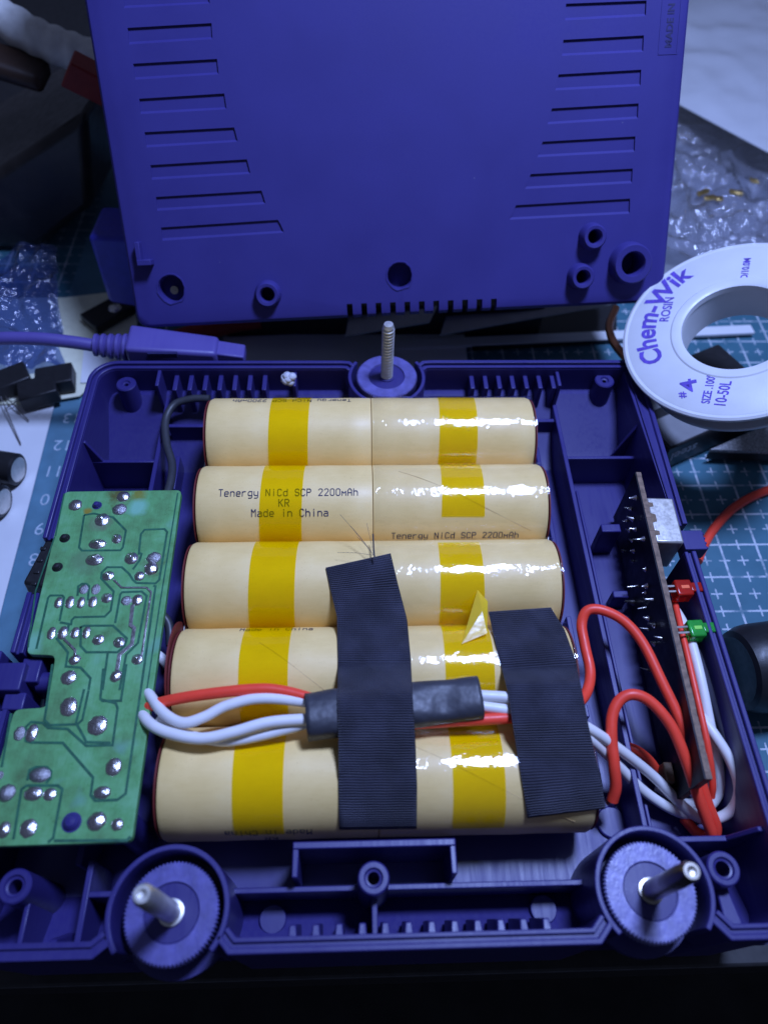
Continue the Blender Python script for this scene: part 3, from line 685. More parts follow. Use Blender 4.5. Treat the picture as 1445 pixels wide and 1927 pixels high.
# ------------------------------------------------------------------ sleeve, cloth tapes
SA, SB = drape(577, 1352, height), drape(902, 1318, height)
SA.z = .42; SB.z = .40
SA = V(Z(577, 1349, .42).x, Z(577, 1349, .42).y, .42); SB = V(Z(902, 1314, .42).x, Z(902, 1314, .42).y, .42)
def sleeve_prof(t):   # half width, half height
    if t < .2: return .48, .36
    return .48+(.44-.48)*t, .36-.06*math.sin(max(0, (t-.5))*math.pi*2)**2
sm = MB(); NS, NR = 40, 32; vs = []
dv = (SB-SA).normalized(); sv = V(0, 0, 1).cross(dv).normalized()
for k in range(NS+1):
    t = k/NS; c = SA.lerp(SB, t); hw, hh = sleeve_prof(t)
    for q in range(NR):
        a = 2*math.pi*q/NR; ca, sa = math.cos(a), math.sin(a)
        ex = abs(ca)**.7*(1 if ca > 0 else -1); ez = abs(sa)**.8*(1 if sa > 0 else -1)
        wob = .03*noise.noise(V(t*6, a, 1.7)) - .07*math.exp(-((t-.78)/.08)**2-((a-1.9)/.5)**2)
        vs.append(c+sv*ex*(hw+wob)+V(0, 0, 1)*ez*(hh+wob))
inner = [SA.lerp(SB, (0.0 if k == 0 else 1.0)) for k in (0, 1)]
sm.add(vs, [(k*NR+q, k*NR+(q+1) % NR, (k+1)*NR+(q+1) % NR, (k+1)*NR+q) for k in range(NS) for q in range(NR)])
so = sm.build('heat_shrink_sleeve', M['sleeve'], smooth=60, solid=.05)
tag(so, 'black heat shrink sleeve bundling wires across the cells', 'sleeve')
def sleeve_h(x, y):
    p = V(x, y, SA.z); t = (p-SA).dot(dv)/(SB-SA).length
    if t < -.02 or t > 1.02: return -9
    c = SA.lerp(SB, t); s_ = abs((p-c).dot(sv)); hw, hh = sleeve_prof(max(0, min(1, t)))
    return SA.z+hh*math.sqrt(max(0, 1-(s_/(hw))**2.4)) if s_ < hw else -9
def tape_h(x, y):
    base = height(x, y, .17, .055)
    # smooth tent over the sleeve
    best = base
    for k in range(-7, 8):
        yy = y+k*.11; hs = sleeve_h(x, yy)
        if hs > -5: best = max(best, hs+.05-abs(k)*.11*.62-.0)
    for (wx0, wx1, wy, wz) in WIREB:
        if wx0 <= x <= wx1: best = max(best, wz+.06-max(0, abs(y-wy)-.42)*.75)
    return best+.006*noise.noise(V(x*2.2, y*2.2, .5))+.022*noise.noise(V(x*.9, y*1.1, 4.5))+.02*max(0, 1-abs(noise.noise(V(x*1.1+y*.6, y*.35, 7.7)))*7)
WIREB = [(2.6, 5.2, Z(960, 1330, .4).y, .56)]
def clothtape(name, left, right, label, n=(16, 90)):
    cache = {}
    def fn(u, v):
        l = polylerp(left, v); r_ = polylerp(right, v); return drape(l[0]+(r_[0]-l[0])*u, l[1]+(r_[1]-l[1])*u, tape_h)
    m = MB(); mid = [fn(.5, j/n[1]) for j in range(n[1]+1)]; acc = [0]
    for a, b in zip(mid, mid[1:]): acc.append(acc[-1]+(b-a).length)
    wd = (fn(0, .1)-fn(1, .1)).length
    m.grid(fn, n[0], n[1], uvs=lambda u, v: (u*wd, acc[int(round(v*n[1]))]))
    o = m.build(name, M['cloth'], smooth=60, solid=.03, up=V(0, 0, 1))
    return tag(o, label, 'tape', 'black cloth tape strips on the pack')
clothtape('cloth_tape', [(613, 1068), (622, 1110), (634, 1160), (636, 1240), (635, 1320), (637, 1400), (637, 1480), (638, 1562)],
          [(735, 1041), (749, 1100), (766, 1165), (773, 1240), (777, 1320), (782, 1400), (785, 1480), (784, 1560)], 'black cloth tape strip laid over the heat shrink sleeve')
clothtape('cloth_tape', [(919, 1151), (927, 1190), (942, 1250), (957, 1310), (966, 1375), (975, 1430), (985, 1490), (992, 1540)],
          [(1036, 1143), (1062, 1185), (1082, 1240), (1097, 1310), (1108, 1370), (1122, 1430), (1132, 1475), (1139, 1522)], 'black cloth tape strip at the red wired end of the pack')

# ------------------------------------------------------------------ green circuit board
BZ = .05
def BP(px, py, dz=0): p = Z(px, py, BZ); p.z = BZ+dz; return p
gb = empty('green_board', (-6.2, -6.2, BZ-.16), 'green single sided circuit board with solder joints, copper side up', 'circuit board')
def rounded(pts, r, seg=4):
    out = []; n = len(pts)
    for i in range(n):
        a, b, c = Vector(pts[i-1]), Vector(pts[i]), Vector(pts[(i+1) % n])
        p, q = b+(a-b).normalized()*min(r, (a-b).length*.4), b+(c-b).normalized()*min(r, (c-b).length*.4)
        for k in range(seg+1):
            t = k/seg; out.append(p*(1-t)**2+b*2*t*(1-t)+q*t*t)
    return out
outline = [BP(122, 925), BP(342, 922), BP(248, 1584), BP(-48, 1594), BP(28, 1335), BP(89, 1331), BP(105, 1233), BP(50, 1231)]
pl = [p+V(0, 0, -.16) for p in rounded(outline, .14)]
MB().prism(pl, (0, 0, .16)).build('board', M['pcb'], gb, bev=.012, smooth=20)
def c6(x, y): return (x/3.6125, 900+y/3.6125)
def c7(x, y): return (x/3.6125, 1250+y/3.6125)
def strip_on_board(pts, wd, dz, name, mat, thick=0.0):
    P = [BP(*p) for p in pts]; path = [(p.x, p.y) for p in P]
    a = offset(path, wd/2); b = offset(path, -wd/2); n = len(path); z1 = BZ+dz
    m = MB()
    if thick: m.ribbon_wall(path, wd, BZ-.01, BZ+dz)
    else: m.add([V(*p, z1) for p in a]+[V(*p, z1) for p in b], [(i, n+i, n+i+1, i+1) for i in range(n-1)])
    return m.build(name, mat, gb, up=V(0, 0, 1), bev=.006 if thick else 0)
lines6 = [[(250, 1160), (330, 812), (345, 797), (425, 797), (438, 812), (408, 970)],
          [(575, 250), (540, 470), (560, 492), (820, 490), (838, 470), (858, 355), (770, 265), (640, 240), (575, 250)],
          [(945, 520), (960, 380), (985, 350), (1120, 345), (1138, 365), (1085, 690), (1060, 715), (930, 712), (905, 690), (880, 650), (830, 605), (730, 605), (695, 640), (690, 680), (775, 770), (755, 900), (715, 940), (510, 945), (490, 965), (485, 1000)],
          [(1210, 100), (1085, 880), (1000, 1440)],
          [(905, 620), (950, 560), (965, 515), (945, 505)],
          [(785, 985), (820, 790), (832, 775), (965, 770), (1000, 800), (940, 1120), (860, 1200), (815, 1440)],
          [(545, 1015), (575, 1003), (770, 1002), (865, 1090), (850, 1140), (800, 1183), (590, 1183), (550, 1140), (552, 1010)],
          [(410, 980), (470, 990), (465, 1040)], [(385, 1085), (465, 1185), (450, 1280), (550, 1287), (618, 1360), (605, 1440)],
          [(735, 1190), (700, 1440)], [(530, 800), (535, 735), (560, 718), (590, 718), (608, 735), (600, 830)], [(1045, 730), (1060, 735), (960, 1440)],
          [(375, 400), (245, 770), (195, 1150)], [(440, 105), (380, 395)]]
lines7 = [[(605, 180), (562, 380), (530, 408), (340, 415), (305, 380), (318, 300), (360, 0)], [(705, 30), (685, 235), (700, 250), (825, 248), (862, 0)],
          [(690, 240), (790, 265), (802, 300), (768, 550), (590, 555), (462, 440), (330, 433), (295, 400), (215, 393), (180, 425), (178, 520), (215, 532), (430, 535), (635, 770), (620, 890), (650, 928), (800, 922), (857, 880), (985, 0)],
          [(95, 1190), (150, 850), (185, 825), (395, 825), (427, 850), (365, 1180), (330, 1212)], [(80, 335), (15, 700)], [(190, 790), (205, 720), (245, 700), (320, 700), (352, 730), (345, 775), (315, 810)],
          [(890, 1170), (865, 1198), (370, 1200)], [(575, 170), (520, 400), (560, 470), (590, 530), (755, 535)]]
for k, ln in enumerate(lines6+lines7):
    f = c6 if k < len(lines6) else c7
    strip_on_board([f(*p) for p in ln], .052 if k not in (3, 12, 13) else .035, .003+.0003*k, 'trace_gap', M['gap'])
for ln, wd in (([(905, 860), (890, 1000), (915, 1020), (900, 1130), (815, 1200), (795, 1330)], .085), ([(775, 690), (830, 745), (1000, 745), (1030, 775), (965, 1210)], .045), ([(440, 1095), (515, 1170), (510, 1210)], .055)):
    strip_on_board([c6(*p) for p in ln], wd, .022, 'tinned_trace', M['tin'], 1)
# solder joints: one dome shared by all, stretched and turned one by one
def dome(name, mat, h, cone):
    m = MB(); pr_ = [(1.0, -.02), (.97, .06), (.88, .20), (.70, .36), (.45, .50 if not cone else .62), (.22, .56 if not cone else .95), (.12, .58 if not cone else 1.15), (.001, .59 if not cone else 1.2)]
    m.lathe((0, 0, 0), (0, 0, 1), pr_, 22)
    for v in m.v:
        q = noise.noise(v*2.3+V(h, 1, 2)); v += V(v.x, v.y, 0)*q*.10+V(0, 0, .05*q)
    me_o = m.build(name, mat, gb, smooth=60)
    me_o.location = (0, 0, 0)
    for v in me_o.data.vertices: v.co = (v.co+ (parent_world(gb)*CM))
    return me_o
D = [dome('solder_joint', M['solder'], 1, False), dome('solder_joint', M['solder'], 5, True), dome('solder_joint', M['solder_dull'], 9, False)]
used = [False]*3
def joint(px, py, rx, ry, k=0, hz=None):
    p = BP(px, py)-parent_world(gb); p.z = .16
    ppc = 77.0*(1+(py-1250)*.00022)             # pixels per cm hereabouts
    a = rx/3.6125/ppc; b = ry/3.6125/ppc/.84
    sc = (a*random.uniform(.84, .98), b*random.uniform(.84, .97), hz or min(a, b)*random.uniform(.45, .8)); rot = (0, 0, 0 if abs(a-b) > .02 else random.uniform(0, 6))
    if used[k]: copyobj(D[k], gb, p, sc, rot)
    else: D[k].location = p*CM; D[k].scale = sc; used[k] = True
for x, y, rx, ry, k in [(515, 182, 50, 44, 0), (840, 125, 48, 40, 0), (815, 212, 52, 42, 2), (697, 282, 54, 44, 1), (665, 447, 60, 38, 1), (795, 412, 40, 34, 1), (645, 555, 60, 42, 1), (895, 545, 50, 40, 1),
                        (1048, 540, 48, 40, 2), (1030, 615, 52, 42, 0), (950, 665, 38, 34, 0), (738, 663, 42, 34, 1), (572, 755, 31, 34, 2), (653, 755, 31, 34, 2), (400, 845, 29, 38, 0), (477, 842, 29, 40, 0),
                        (553, 845, 29, 40, 0), (632, 840, 29, 40, 0), (727, 815, 41, 34, 1), (860, 832, 38, 34, 2), (935, 828, 38, 36, 0), (352, 1053, 29, 40, 0), (430, 1050, 33, 42, 0), (512, 1050, 29, 38, 0),
                        (590, 1048, 29, 38, 0), (670, 1097, 43, 36, 1), (812, 1115, 43, 38, 1), (510, 1235, 43, 34, 0), (935, 1230, 43, 34, 1), (790, 1345, 41, 38, 0), (468, 1355, 52, 48, 0)]:
    joint(*c6(x, y), rx, ry, k)
for x, y, rx, ry, k in [(470, 288, 60, 55, 0), (665, 415, 62, 58, 0), (135, 470, 37, 45, 2), (220, 468, 37, 50, 0), (775, 697, 55, 52, 0), (697, 872, 54, 36, 0), (275, 752, 72, 44, 2), (230, 880, 56, 38, 0), (340, 885, 40, 34, 0),
                        (195, 1115, 60, 50, 0), (30, 1125, 44, 44, 0), (50, 875, 55, 45, 2), (4, 755, 22, 24, 2), (660, 1068, 62, 56, 0), (800, 1090, 38, 34, 0)]:
    joint(*c7(x, y), rx, ry, k)
def peg(px, py, r, mat, nm):
    p = BP(px, py); MB().lathe((p.x, p.y, BZ-.02), (0, 0, 1), [(r*1.25, .0), (r*1.25, .028), (r, .03), (r*.95, .07), (r*.6, .12), (.001, .13)], 24).build(nm, mat, gb)
for x, y in ((443, 408), (393, 605)): peg(*c6(x, y), .10, M['mat_black'], 'switch_peg')
peg(*c6(662, 185), .095, M['purple'], 'locating_peg'); peg(*c7(490, 1075), .15, M['purple'], 'locating_peg')
# slide switch body under the board edge
p0, p1 = Z(103, 985, -.25), Z(66, 1115, -.25)
MB().hexa([V(-8.2, p1.y, -1.1), V(-7.3, p1.y, -1.1), V(-7.3, p0.y, -1.1), V(-7.9, p0.y, -1.1), V(-8.22, p1.y+.22, -.16), V(-7.3, p1.y, -.16), V(-7.3, p0.y, -.16), V(-7.92, p0.y-.35, -.16)]).build('slide_switch', M['mat_black'], gb, bev=.06)
for k in range(5): pp = Z(88-k*6, 1010+k*22, -.14); MB().box(pp.x-.07, pp.x+.07, pp.y-.05, pp.y+.05, -.2, -.12).build('switch_notch', M['mat_black'], gb, bev=.02)
for x, y in ((-6.4, -4.2), (-5.6, -7.4), (-6.6, -9.4)): MB().cyl((x, y, -1.5), (x, y, BZ-.15), .45, n=20).build('capacitor', M['dark_wire'], gb)

# ------------------------------------------------------------------ upright control board on the right
cb = empty('upright_board', (6.7, -5.5, -2.1), 'dark upright circuit board with solder tails along the casing side', 'circuit board')
T0, T1 = Z(1194, 889, .06), Z(1325, 1466, .06)
bx = (T1-T0).normalized(); bn = V(bx.y, -bx.x, 0).normalized()
if bn.x > 0: bn = -bn          # faces the pack
H_ = 2.05
def BB(s, h, d): return T0+bx*s-V(0, 0, h)+bn*d     # s along, h below the top edge, d out of the left face
LEN = (T1-T0).length
MB().hexa([BB(0, H_, 0), BB(LEN, H_, 0), BB(LEN, H_, -.045), BB(0, H_, -.045), BB(0, 0, 0), BB(LEN, 0, 0), BB(LEN, 0, -.045), BB(0, 0, -.045)]).build('solder_mask', M['board_dark'], cb)
m = MB(); N = 60     # rough sawn laminate core, slightly proud
for k in range(N):
    j0, j1 = [random.uniform(-.006, .006) for _ in (0, 1)]
    a, b = LEN*k/N, LEN*(k+1)/N
    m.hexa([BB(a, H_, -.046), BB(b, H_, -.046), BB(b, H_, -.15), BB(a, H_, -.15), BB(a, -.012+j0*.6, -.030), BB(b, -.012+j0*.6, -.030), BB(b, -.012+j0*.6, -.155+j1), BB(a, -.012+j0*.6, -.155+j1)])
m.build('laminate_edge', M['board_edge'], cb)
def face_px(px, py):   # pixel on the left face
    return PL(px, py, BB(0, 0, .0), bn)
def tail(px, py, l=.22, r=.075, mat='solder'):
    p = face_px(px, py); MB().lathe(p-bn*.01, bn+V(random.uniform(-.2, .2), random.uniform(-.2, .2), random.uniform(-.1, .5)), [(r, 0), (r*.75, l*.25), (r*.4, l*.6), (r*.3, l), (.001, l*1.02)], 12).build('solder_tail', M[mat], cb)
def q8(x, y): return (1045+x/3.6125, 880+y/3.6125)
for x, y, l, r in [(545, 205, .18, .08), (510, 280, .2, .07), (525, 350, .2, .08), (480, 362, .12, .07), (545, 420, .18, .07), (500, 425, .12, .07), (600, 485, .2, .08), (520, 495, .12, .06), (565, 490, .2, .06), (460, 565, .1, .06), (530, 567, .1, .07), (525, 635, .1, .06), (610, 690, .1, .08),
                   (560, 805, .3, .05), (620, 805, .14, .09), (610, 850, .1, .06), (530, 915, .3, .10), (660, 895, .2, .05), (610, 952, .22, .05), (630, 1025, .15, .08), (670, 1070, .2, .09), (630, 1100, .24, .05), (720, 1160, .2, .05), (670, 1195, .14, .08), (640, 1380, .28, .05)]:
    tail(*q8(x, y), l, r)
# metal socket on the far side
US = (Z(1207, 936, 0)-T0).dot(bx); UE = (Z(1226, 1020, 0)-T0).dot(bx)
MB().hexa([BB(US, 1.25, -.16), BB(UE, 1.25, -.16), BB(UE, 1.25, -.86), BB(US, 1.25, -.86), BB(US, .05, -.16), BB(UE, .05, -.16), BB(UE, .05, -.86), BB(US, .05, -.86)]).build('socket_shell', M['steel'], cb, bev=.05)
for f, l_ in ((.17, .16), (.47, .30), (.80, .16)):
    a = US+(UE-US)*f; MB().hexa([BB(a-l_/2, .2, -.17), BB(a+l_/2, .2, -.17), BB(a+l_/2, .2, -.30), BB(a-l_/2, .2, -.30), BB(a-l_/2, .044, -.17), BB(a+l_/2, .044, -.17), BB(a+l_/2*.7, .044, -.30), BB(a-l_/2*.7, .044, -.30)]).build('socket_slot', M['brown'], cb)
MB().hexa([BB(US+.2, 1.3, -.2), BB(LEN*.95, 1.9, -.2), BB(LEN*.95, 1.9, -.5), BB(US+.2, 1.3, -.5), BB(US+.2, 1.26, -.2), BB(LEN*.95, 1.1, -.2), BB(LEN*.95, 1.1, -.5), BB(US+.2, 1.26, -.5)]).build('component_row', M['mat_black'], cb, bev=.05)
def ledpart(px0, py0, px1, py1, mat, core, nm):
    a, b = Z(px0, py0, -.02), Z(px1, py1, -.02); d = (b-a).normalized(); s_ = V(d.y, -d.x, 0); up = V(0, 0, 1); ln = (b-a).length
    m = MB(); m.obox(a+d*ln*.27-up*.22, (d, s_, up), (ln*.27, .21, .20)); led_ = m.build(nm, M[mat], cb, bev=.045, segs=3)
    m2 = MB(); m2.obox(a+d*ln*.74-up*.12, (d, s_, up), (ln*.27, .125, .10)); m2.build('led_lens', M[mat], cb, bev=.035, segs=3)
    MB().obox(a+d*ln*.30-up*.035, (d, s_, up), (ln*.13, .045, .03)).build('led_die_cup', M[core], cb, bev=.01)
    for q in (-.07, .07): MB().tube([a+s_*q-up*.1+d*.05, a+s_*q-up*.1-d*.30], .028, 8).build('led_lead', M['steel'], cb)
ledpart(1272, 1104, 1330, 1102, 'led_red', 'led_red_core', 'red_led'); ledpart(1297, 1181, 1352, 1178, 'led_green', 'led_green_core', 'green_led')
MB().hexa([BB(LEN-.75, 1.95, .02), BB(LEN-.3, 1.95, .02), BB(LEN-.3, 1.95, .22), BB(LEN-.75, 1.95, .22), BB(LEN-.75, 1.4, .02), BB(LEN-.3, 1.4, .02), BB(LEN-.3, 1.4, .22), BB(LEN-.75, 1.4, .22)]).build('film_capacitor', M['brown'], cb, bev=.03)

# ------------------------------------------------------------------ wires
def wire(pts, r, mat, name, label, group=None, sub=8):
    P = [Z(*p) for p in pts]
    o = MB().tube(spline(P, sub), r, 14).build(name, M[mat], smooth=60)
    return tag(o, label, 'wire', group)
WG = 'wires of the battery pack'
wire([(262, 1338, -.25), (300, 1323, .12), (370, 1309, .36), (480, 1297, .46), (540, 1302, .46), (610, 1322, .46)], .118, 'red_wire', 'red_wire', 'red wire running from the green board into the sleeve', WG)
wire([(268, 1282, -.3), (285, 1312, .05), (310, 1343, .3), (345, 1360, .38), (385, 1349, .40), (430, 1327, .42), (500, 1314, .44), (620, 1326, .42)], .112, 'white_wire', 'white_wire', 'upper white wire from the green board, next to the red one', WG)
wire([(262, 1335, -.2), (283, 1362, .18), (320, 1380, .34), (380, 1390, .42), (440, 1378, .46), (510, 1359, .48), (610, 1352, .46)], .118, 'white_wire', 'white_wire', 'thick lower white wire curving below the others into the sleeve', WG)
wire([(300, 1352, .05), (340, 1378, .12), (400, 1393, .18), (440, 1394, .22), (490, 1385, .25), (540, 1372, .30), (620, 1350, .34)], .105, 'white_wire', 'white_wire', 'white wire half hidden under the thick lower one', WG)
wire([(860, 1305, .42), (905, 1309, .44), (960, 1313, .44), (1010, 1325, .30), (1060, 1346, .12), (1110, 1372, -.12), (1165, 1410, -.6), (1230, 1462, -1.3), (1290, 1522, -1.75), (1330, 1543, -1.7), (1372, 1528, -1.4), (1390, 1490, -1.0), (1378, 1440, -.75), (1345, 1385, -.6), (1305, 1330, -.7), (1292, 1300, -.9)], .115, 'white_wire', 'white_wire', 'long white wire looping widest round the end of the upright board', WG)
wire([(860, 1322, .36), (905, 1329, .36), (955, 1336, .34), (1010, 1346, .2), (1060, 1362, .0), (1105, 1386, -.25), (1150, 1427, -.8), (1210, 1488, -1.5), (1275, 1528, -1.85), (1318, 1528, -1.85), (1350, 1495, -1.6), (1352, 1450, -1.2), (1338, 1380, -.75), (1318, 1280, -.45), (1300, 1210, -.4), (1283, 1170, -.5), (1265, 1140, -.7)], .115, 'white_wire', 'white_wire', 'white wire running up behind the upright board to the leds', WG)
wire([(1235, 1480, -1.9), (1290, 1512, -1.95), (1325, 1500, -1.7), (1338, 1478, -1.3), (1330, 1440, -1.0)], .11, 'white_wire', 'white_wire', 'short white wire at the foot of the upright board', WG)
wire([(770, 1362, .22), (850, 1357, .30), (905, 1354, .32), (965, 1350, .28), (1040, 1340, .1), (1082, 1326, -.02), (1103, 1303, -.2), (1110, 1265, -.3), (1100, 1215, -.25), (1094, 1175, -.15), (1105, 1149, 0), (1135, 1149, .05), (1175, 1170, 0), (1210, 1212, -.1), (1245, 1283, -.25), (1282, 1362, -.45), (1308, 1440, -.7), (1330, 1510, -1.1), (1346, 1555, -1.45), (1338, 1577, -1.7), (1312, 1568, -1.85), (1286, 1540, -2.0)], .118, 'red_wire', 'red_wire', 'red wire with the higher loop beside the cells', WG)
wire([(1152, 1506, -1.15), (1158, 1480, -.9), (1155, 1440, -.6), (1150, 1385, -.35), (1152, 1345, -.2), (1166, 1317, -.08), (1192, 1307, 0), (1225, 1322, -.05), (1262, 1366, -.2), (1288, 1425, -.45), (1310, 1490, -.8), (1328, 1540, -1.15), (1338, 1570, -1.4), (1322, 1580, -1.7)], .122, 'red_wire', 'red_wire', 'red wire with the lower loop soldered to the last cell', WG)
wire([(1170, 1402, -1.7), (1200, 1414, -1.6), (1225, 1436, -1.7), (1245, 1470, -1.9)], .115, 'red_wire', 'red_wire', 'short red wire glimpsed behind the white pair', WG)
wire([(1268, 1130, -.5), (1285, 1200, -.35), (1308, 1300, -.35), (1330, 1400, -.5), (1340, 1470, -.9), (1338, 1500, -1.2)], .075, 'red_wire', 'red_wire', 'thin red wire pressed along the back of the upright board', WG)
wire([(1300, 1190, -1.0), (1330, 1260, -.8), (1365, 1360, -.8), (1395, 1450, -.9), (1410, 1520, -1.2)], .22, 'grey_tube', 'grey_cable', 'thick grey cable along the casing side wall', None)
wire([(395, 750, -.55), (360, 751, -.6), (328, 762, -.7), (312, 792, -.8), (314, 835, -.8), (324, 872, -.75), (322, 905, -.6), (312, 940, -.5)], .11, 'dark_wire', 'dark_wire', 'dark grey wire from the rear cell to the green board', None)
wire([(285, 1225, -.6), (305, 1240, -.7), (325, 1262, -.9)], .12, 'white_wire', 'white_wire', 'white wire stub between green board and fourth row', None)
wire([(300, 1150, -.8), (318, 1175, -.9), (322, 1215, -1.0)], .11, 'dark_wire', 'dark_wire', 'dark wire stub between green board and the rows', None)
b0 = Z(1153, 1506, -1.15); so2 = MB().lathe(b0-V(0, 0, .12), (0, 0, 1), [(.001, -.05), (.13, 0), (.12, .06), (.07, .12), (.001, .14)], 14).build('solder_blob', M['solder'], smooth=60)
tag(so2, 'small solder blob at the tip of the lower red wire', 'solder')
wire([(1312, 1056, MATZ+.25), (1322, 1030, MATZ+.18), (1345, 992, MATZ+.15), (1385, 952, MATZ+.15), (1445, 922, MATZ+.15), (1540, 895, MATZ+.15)], .14, 'red_wire', 'red_wire', 'red wire lying on the cutting mat outside the casing', None)
# stray strands and a wire stub above the first tape
st = Z(703, 1045, .65)
for k, (px, py, z) in enumerate([(640, 968, .75), (660, 990, .8), (672, 1010, .7), (635, 1040, .62), (690, 985, .9)]):
    q = Z(px, py, z); o = MB().tube(spline([st, st.lerp(q, .5)+V(0, 0, .05), q], 4), .0038, 5).build('stray_strand', M['print'])
    tag(o, 'hair thin dark strand above the cloth tape, '+('longest of the five', 'second longest of the five', 'lying between the long and the flat one', 'lowest, lying almost flat', 'rightmost and steepest of the five')[k], 'strand', 'strands above the cloth tape')
o = MB().tube([Z(702, 1005, .60), Z(703, 1030, .64), Z(705, 1052, .62)], .018, 8).build('wire_stub', M['dark_wire']); tag(o, 'short dark wire stub standing at the upper edge of cloth tape', 'wire')

# ------------------------------------------------------------------ the lid leaning behind
LB, LX, LZ = V(-6.93, 3.93, .0), V(.998, .026, .043).normalized(), V(-.052, .549, .834)
LZ = (LZ-LX*LZ.dot(LX)).normalized(); LN = LX.cross(LZ).normalized()
if LN.y > 0: LN = -LN
LW, LH, LT = 15.85, 14.6, .35
def LP(s, t, d=0): return LB+LX*s+LZ*t+LN*d
def lidst(px, py):
    p = PL(px, py, LB, LN)-LB; return p.dot(LX), p.dot(LZ)
lid = empty('top_casing', LB+LX*8, 'purple casing lid with rows of slanted grooves leaning upright behind the base', 'casing lid')
pm = MB(); q = .16
pts = []
for (s0, t0), a0 in (((.35, .35), 180), ((LW-.35, .35), 270), ((LW-.35, LH-.35), 0), ((.35, LH-.35), 90)):
    for k in range(5): a = R(a0+k*22.5); pts.append((s0+.35*math.cos(a), t0+.35*math.sin(a)))
def ring_at(ins, d): 
    cx, cy = LW/2, LH/2
    return [LP(s+(ins if s < cx else -ins), t+(ins if t < cy else -ins), d) for s, t in pts]
rings = [ring_at(0, -LT), ring_at(0, -.20), ring_at(.035, -.09), ring_at(.10, -.025), ring_at(.20, 0)]
n = len(pts)
pm.add([p for r_ in rings for p in r_], [tuple(range(n))[::-1], tuple(range(4*n, 5*n))]+[(k*n+i, k*n+(i+1) % n, (k+1)*n+(i+1) % n, (k+1)*n+i) for k in range(4) for i in range(n)])
cut = MB()
def f1(x, y): return (x/2.0014, y/2.0014)
def f2(x, y): return (722+x/1.9986, y/1.9986)
grooves = [(f1, [(465, -32), (782, -45), (790, 3), (468, 20)])]+[(f1, g) for g in ([(481, 105), (797, 87), (800, 137), (487, 157)], [(502, 240), (818, 222), (823, 270), (510, 290)], [(525, 372), (845, 352), (853, 402), (530, 420)], [(545, 498), (882, 480), (895, 525), (552, 546)],
           [(567, 622), (930, 600), (943, 646), (572, 668)], [(588, 742), (985, 718), (1000, 760), (592, 785)], [(607, 857), (1047, 828), (1070, 868), (612, 898)])]
grooves += [(f2, g) for g in ([(685, 14), (987, 2), (985, 50), (682, 66)], [(675, 150), (977, 133), (975, 185), (670, 200)], [(657, 280), (967, 262), (965, 314), (645, 330)], [(632, 408), (957, 389), (955, 437), (615, 458)], [(597, 533), (945, 513), (943, 562), (577, 582)],
            [(552, 655), (935, 634), (933, 680), (530, 702)], [(497, 772), (925, 747), (924, 795), (472, 818)])]
for f, g in grooves:
    c4 = [lidst(*f(*p)) for p in g]      # tl tr br bl; shallow at the lower edge, deep at the upper one
    tl, tr, br4, bl = c4
    cut.hexa([LP(*bl, -.06), LP(*br4, -.06), LP(tr[0], tr[1], -.058), LP(tl[0], tl[1], -.058), LP(bl[0], bl[1]-.11, .05), LP(br4[0], br4[1]-.11, .05), LP(*tr, .05), LP(*tl, .05)])
HOLES = [(323, 544, .40), (752, 519, .38)]
for px, py, r in HOLES:
    s, t = lidst(px, py); cut.cyl(LP(s, t, -.9), LP(s, t, .1), r, n=36)
for k in range(11):
    s, t = lidst(658+k*27.1, 577-k*.95); cut.obox(LP(s, t-.16, -.1), (LX, LZ, LN), (.085, .24, .40))
for px, py, r in ((505, 553, .20), (1112, 445, .19), (1090, 520, .19), (1182, 495, .33)):
    s, t = lidst(px, py); cut.cyl(LP(s, t, -.9), LP(s, t, .1), r, n=28)
plate = pm.build('lid_panel', M['purple_lid'], lid, smooth=25)
cuto = cut.build('cutter', M['purple_lid'], lid)
bo = plate.modifiers.new('cut', 'BOOLEAN'); bo.object = cuto; bo.operation = 'DIFFERENCE'; bo.solver = 'EXACT'; bo.use_self = True
bpy.context.view_layer.update()
me2 = bpy.data.meshes.new_from_object(plate.evaluated_get(bpy.context.evaluated_depsgraph_get()))
plate.modifiers.clear(); plate.data = me2
for p in me2.polygons: p.use_smooth = True
me2.set_sharp_from_angle(angle=R(28))
mbv = plate.modifiers.new('bevel', 'BEVEL'); mbv.width = .03*CM; mbv.segments = 2; mbv.limit_method = 'ANGLE'; mbv.angle_limit = R(28)
bpy.data.objects.remove(cuto)
# skirt walls behind the panel
for a, b in (((.15, .15), (.15, LH-.2)), ((LW-.15, .15), (LW-.15, LH-.2))):
    MB().hexa([LP(a[0]-.12, a[1], -2.4), LP(a[0]+.12, a[1], -2.4), LP(b[0]+.12, b[1], -2.4), LP(b[0]-.12, b[1], -2.4), LP(a[0]-.12, a[1], -LT+.02), LP(a[0]+.12, a[1], -LT+.02), LP(b[0]+.12, b[1], -LT+.02), LP(b[0]-.12, b[1], -LT+.02)]).build('side_wall', M['purple_lid'], lid)
MB().hexa([LP(.3, LH-.4, -2.4), LP(LW-.3, LH-.4, -2.4), LP(LW-.3, LH-.2, -2.4), LP(.3, LH-.2, -2.4), LP(.3, LH-.4, -LT+.02), LP(LW-.3, LH-.4, -LT+.02), LP(LW-.3, LH-.2, -LT+.02), LP(.3, LH-.2, -LT+.02)]).build('side_wall', M['purple_lid'], lid)
for px, py, ro, ri, h in ((505, 553, .37, .20, .34), (1112, 445, .36, .19, .42), (1090, 520, .36, .19, .42), (1182, 495, .58, .33, .46)):
    s, t = lidst(px, py); o = LP(s, t, -.02)
    MB().lathe(o, LN, [(ro+.03, 0), (ro, h*.4), (ro-.02, h-.05), (ro-.06, h), (ri+.03, h-.01), (ri, h-.06), (ri, -.6), (.001, -.6)], 36).build('boss', M['purple_lid'], lid, smooth=40)
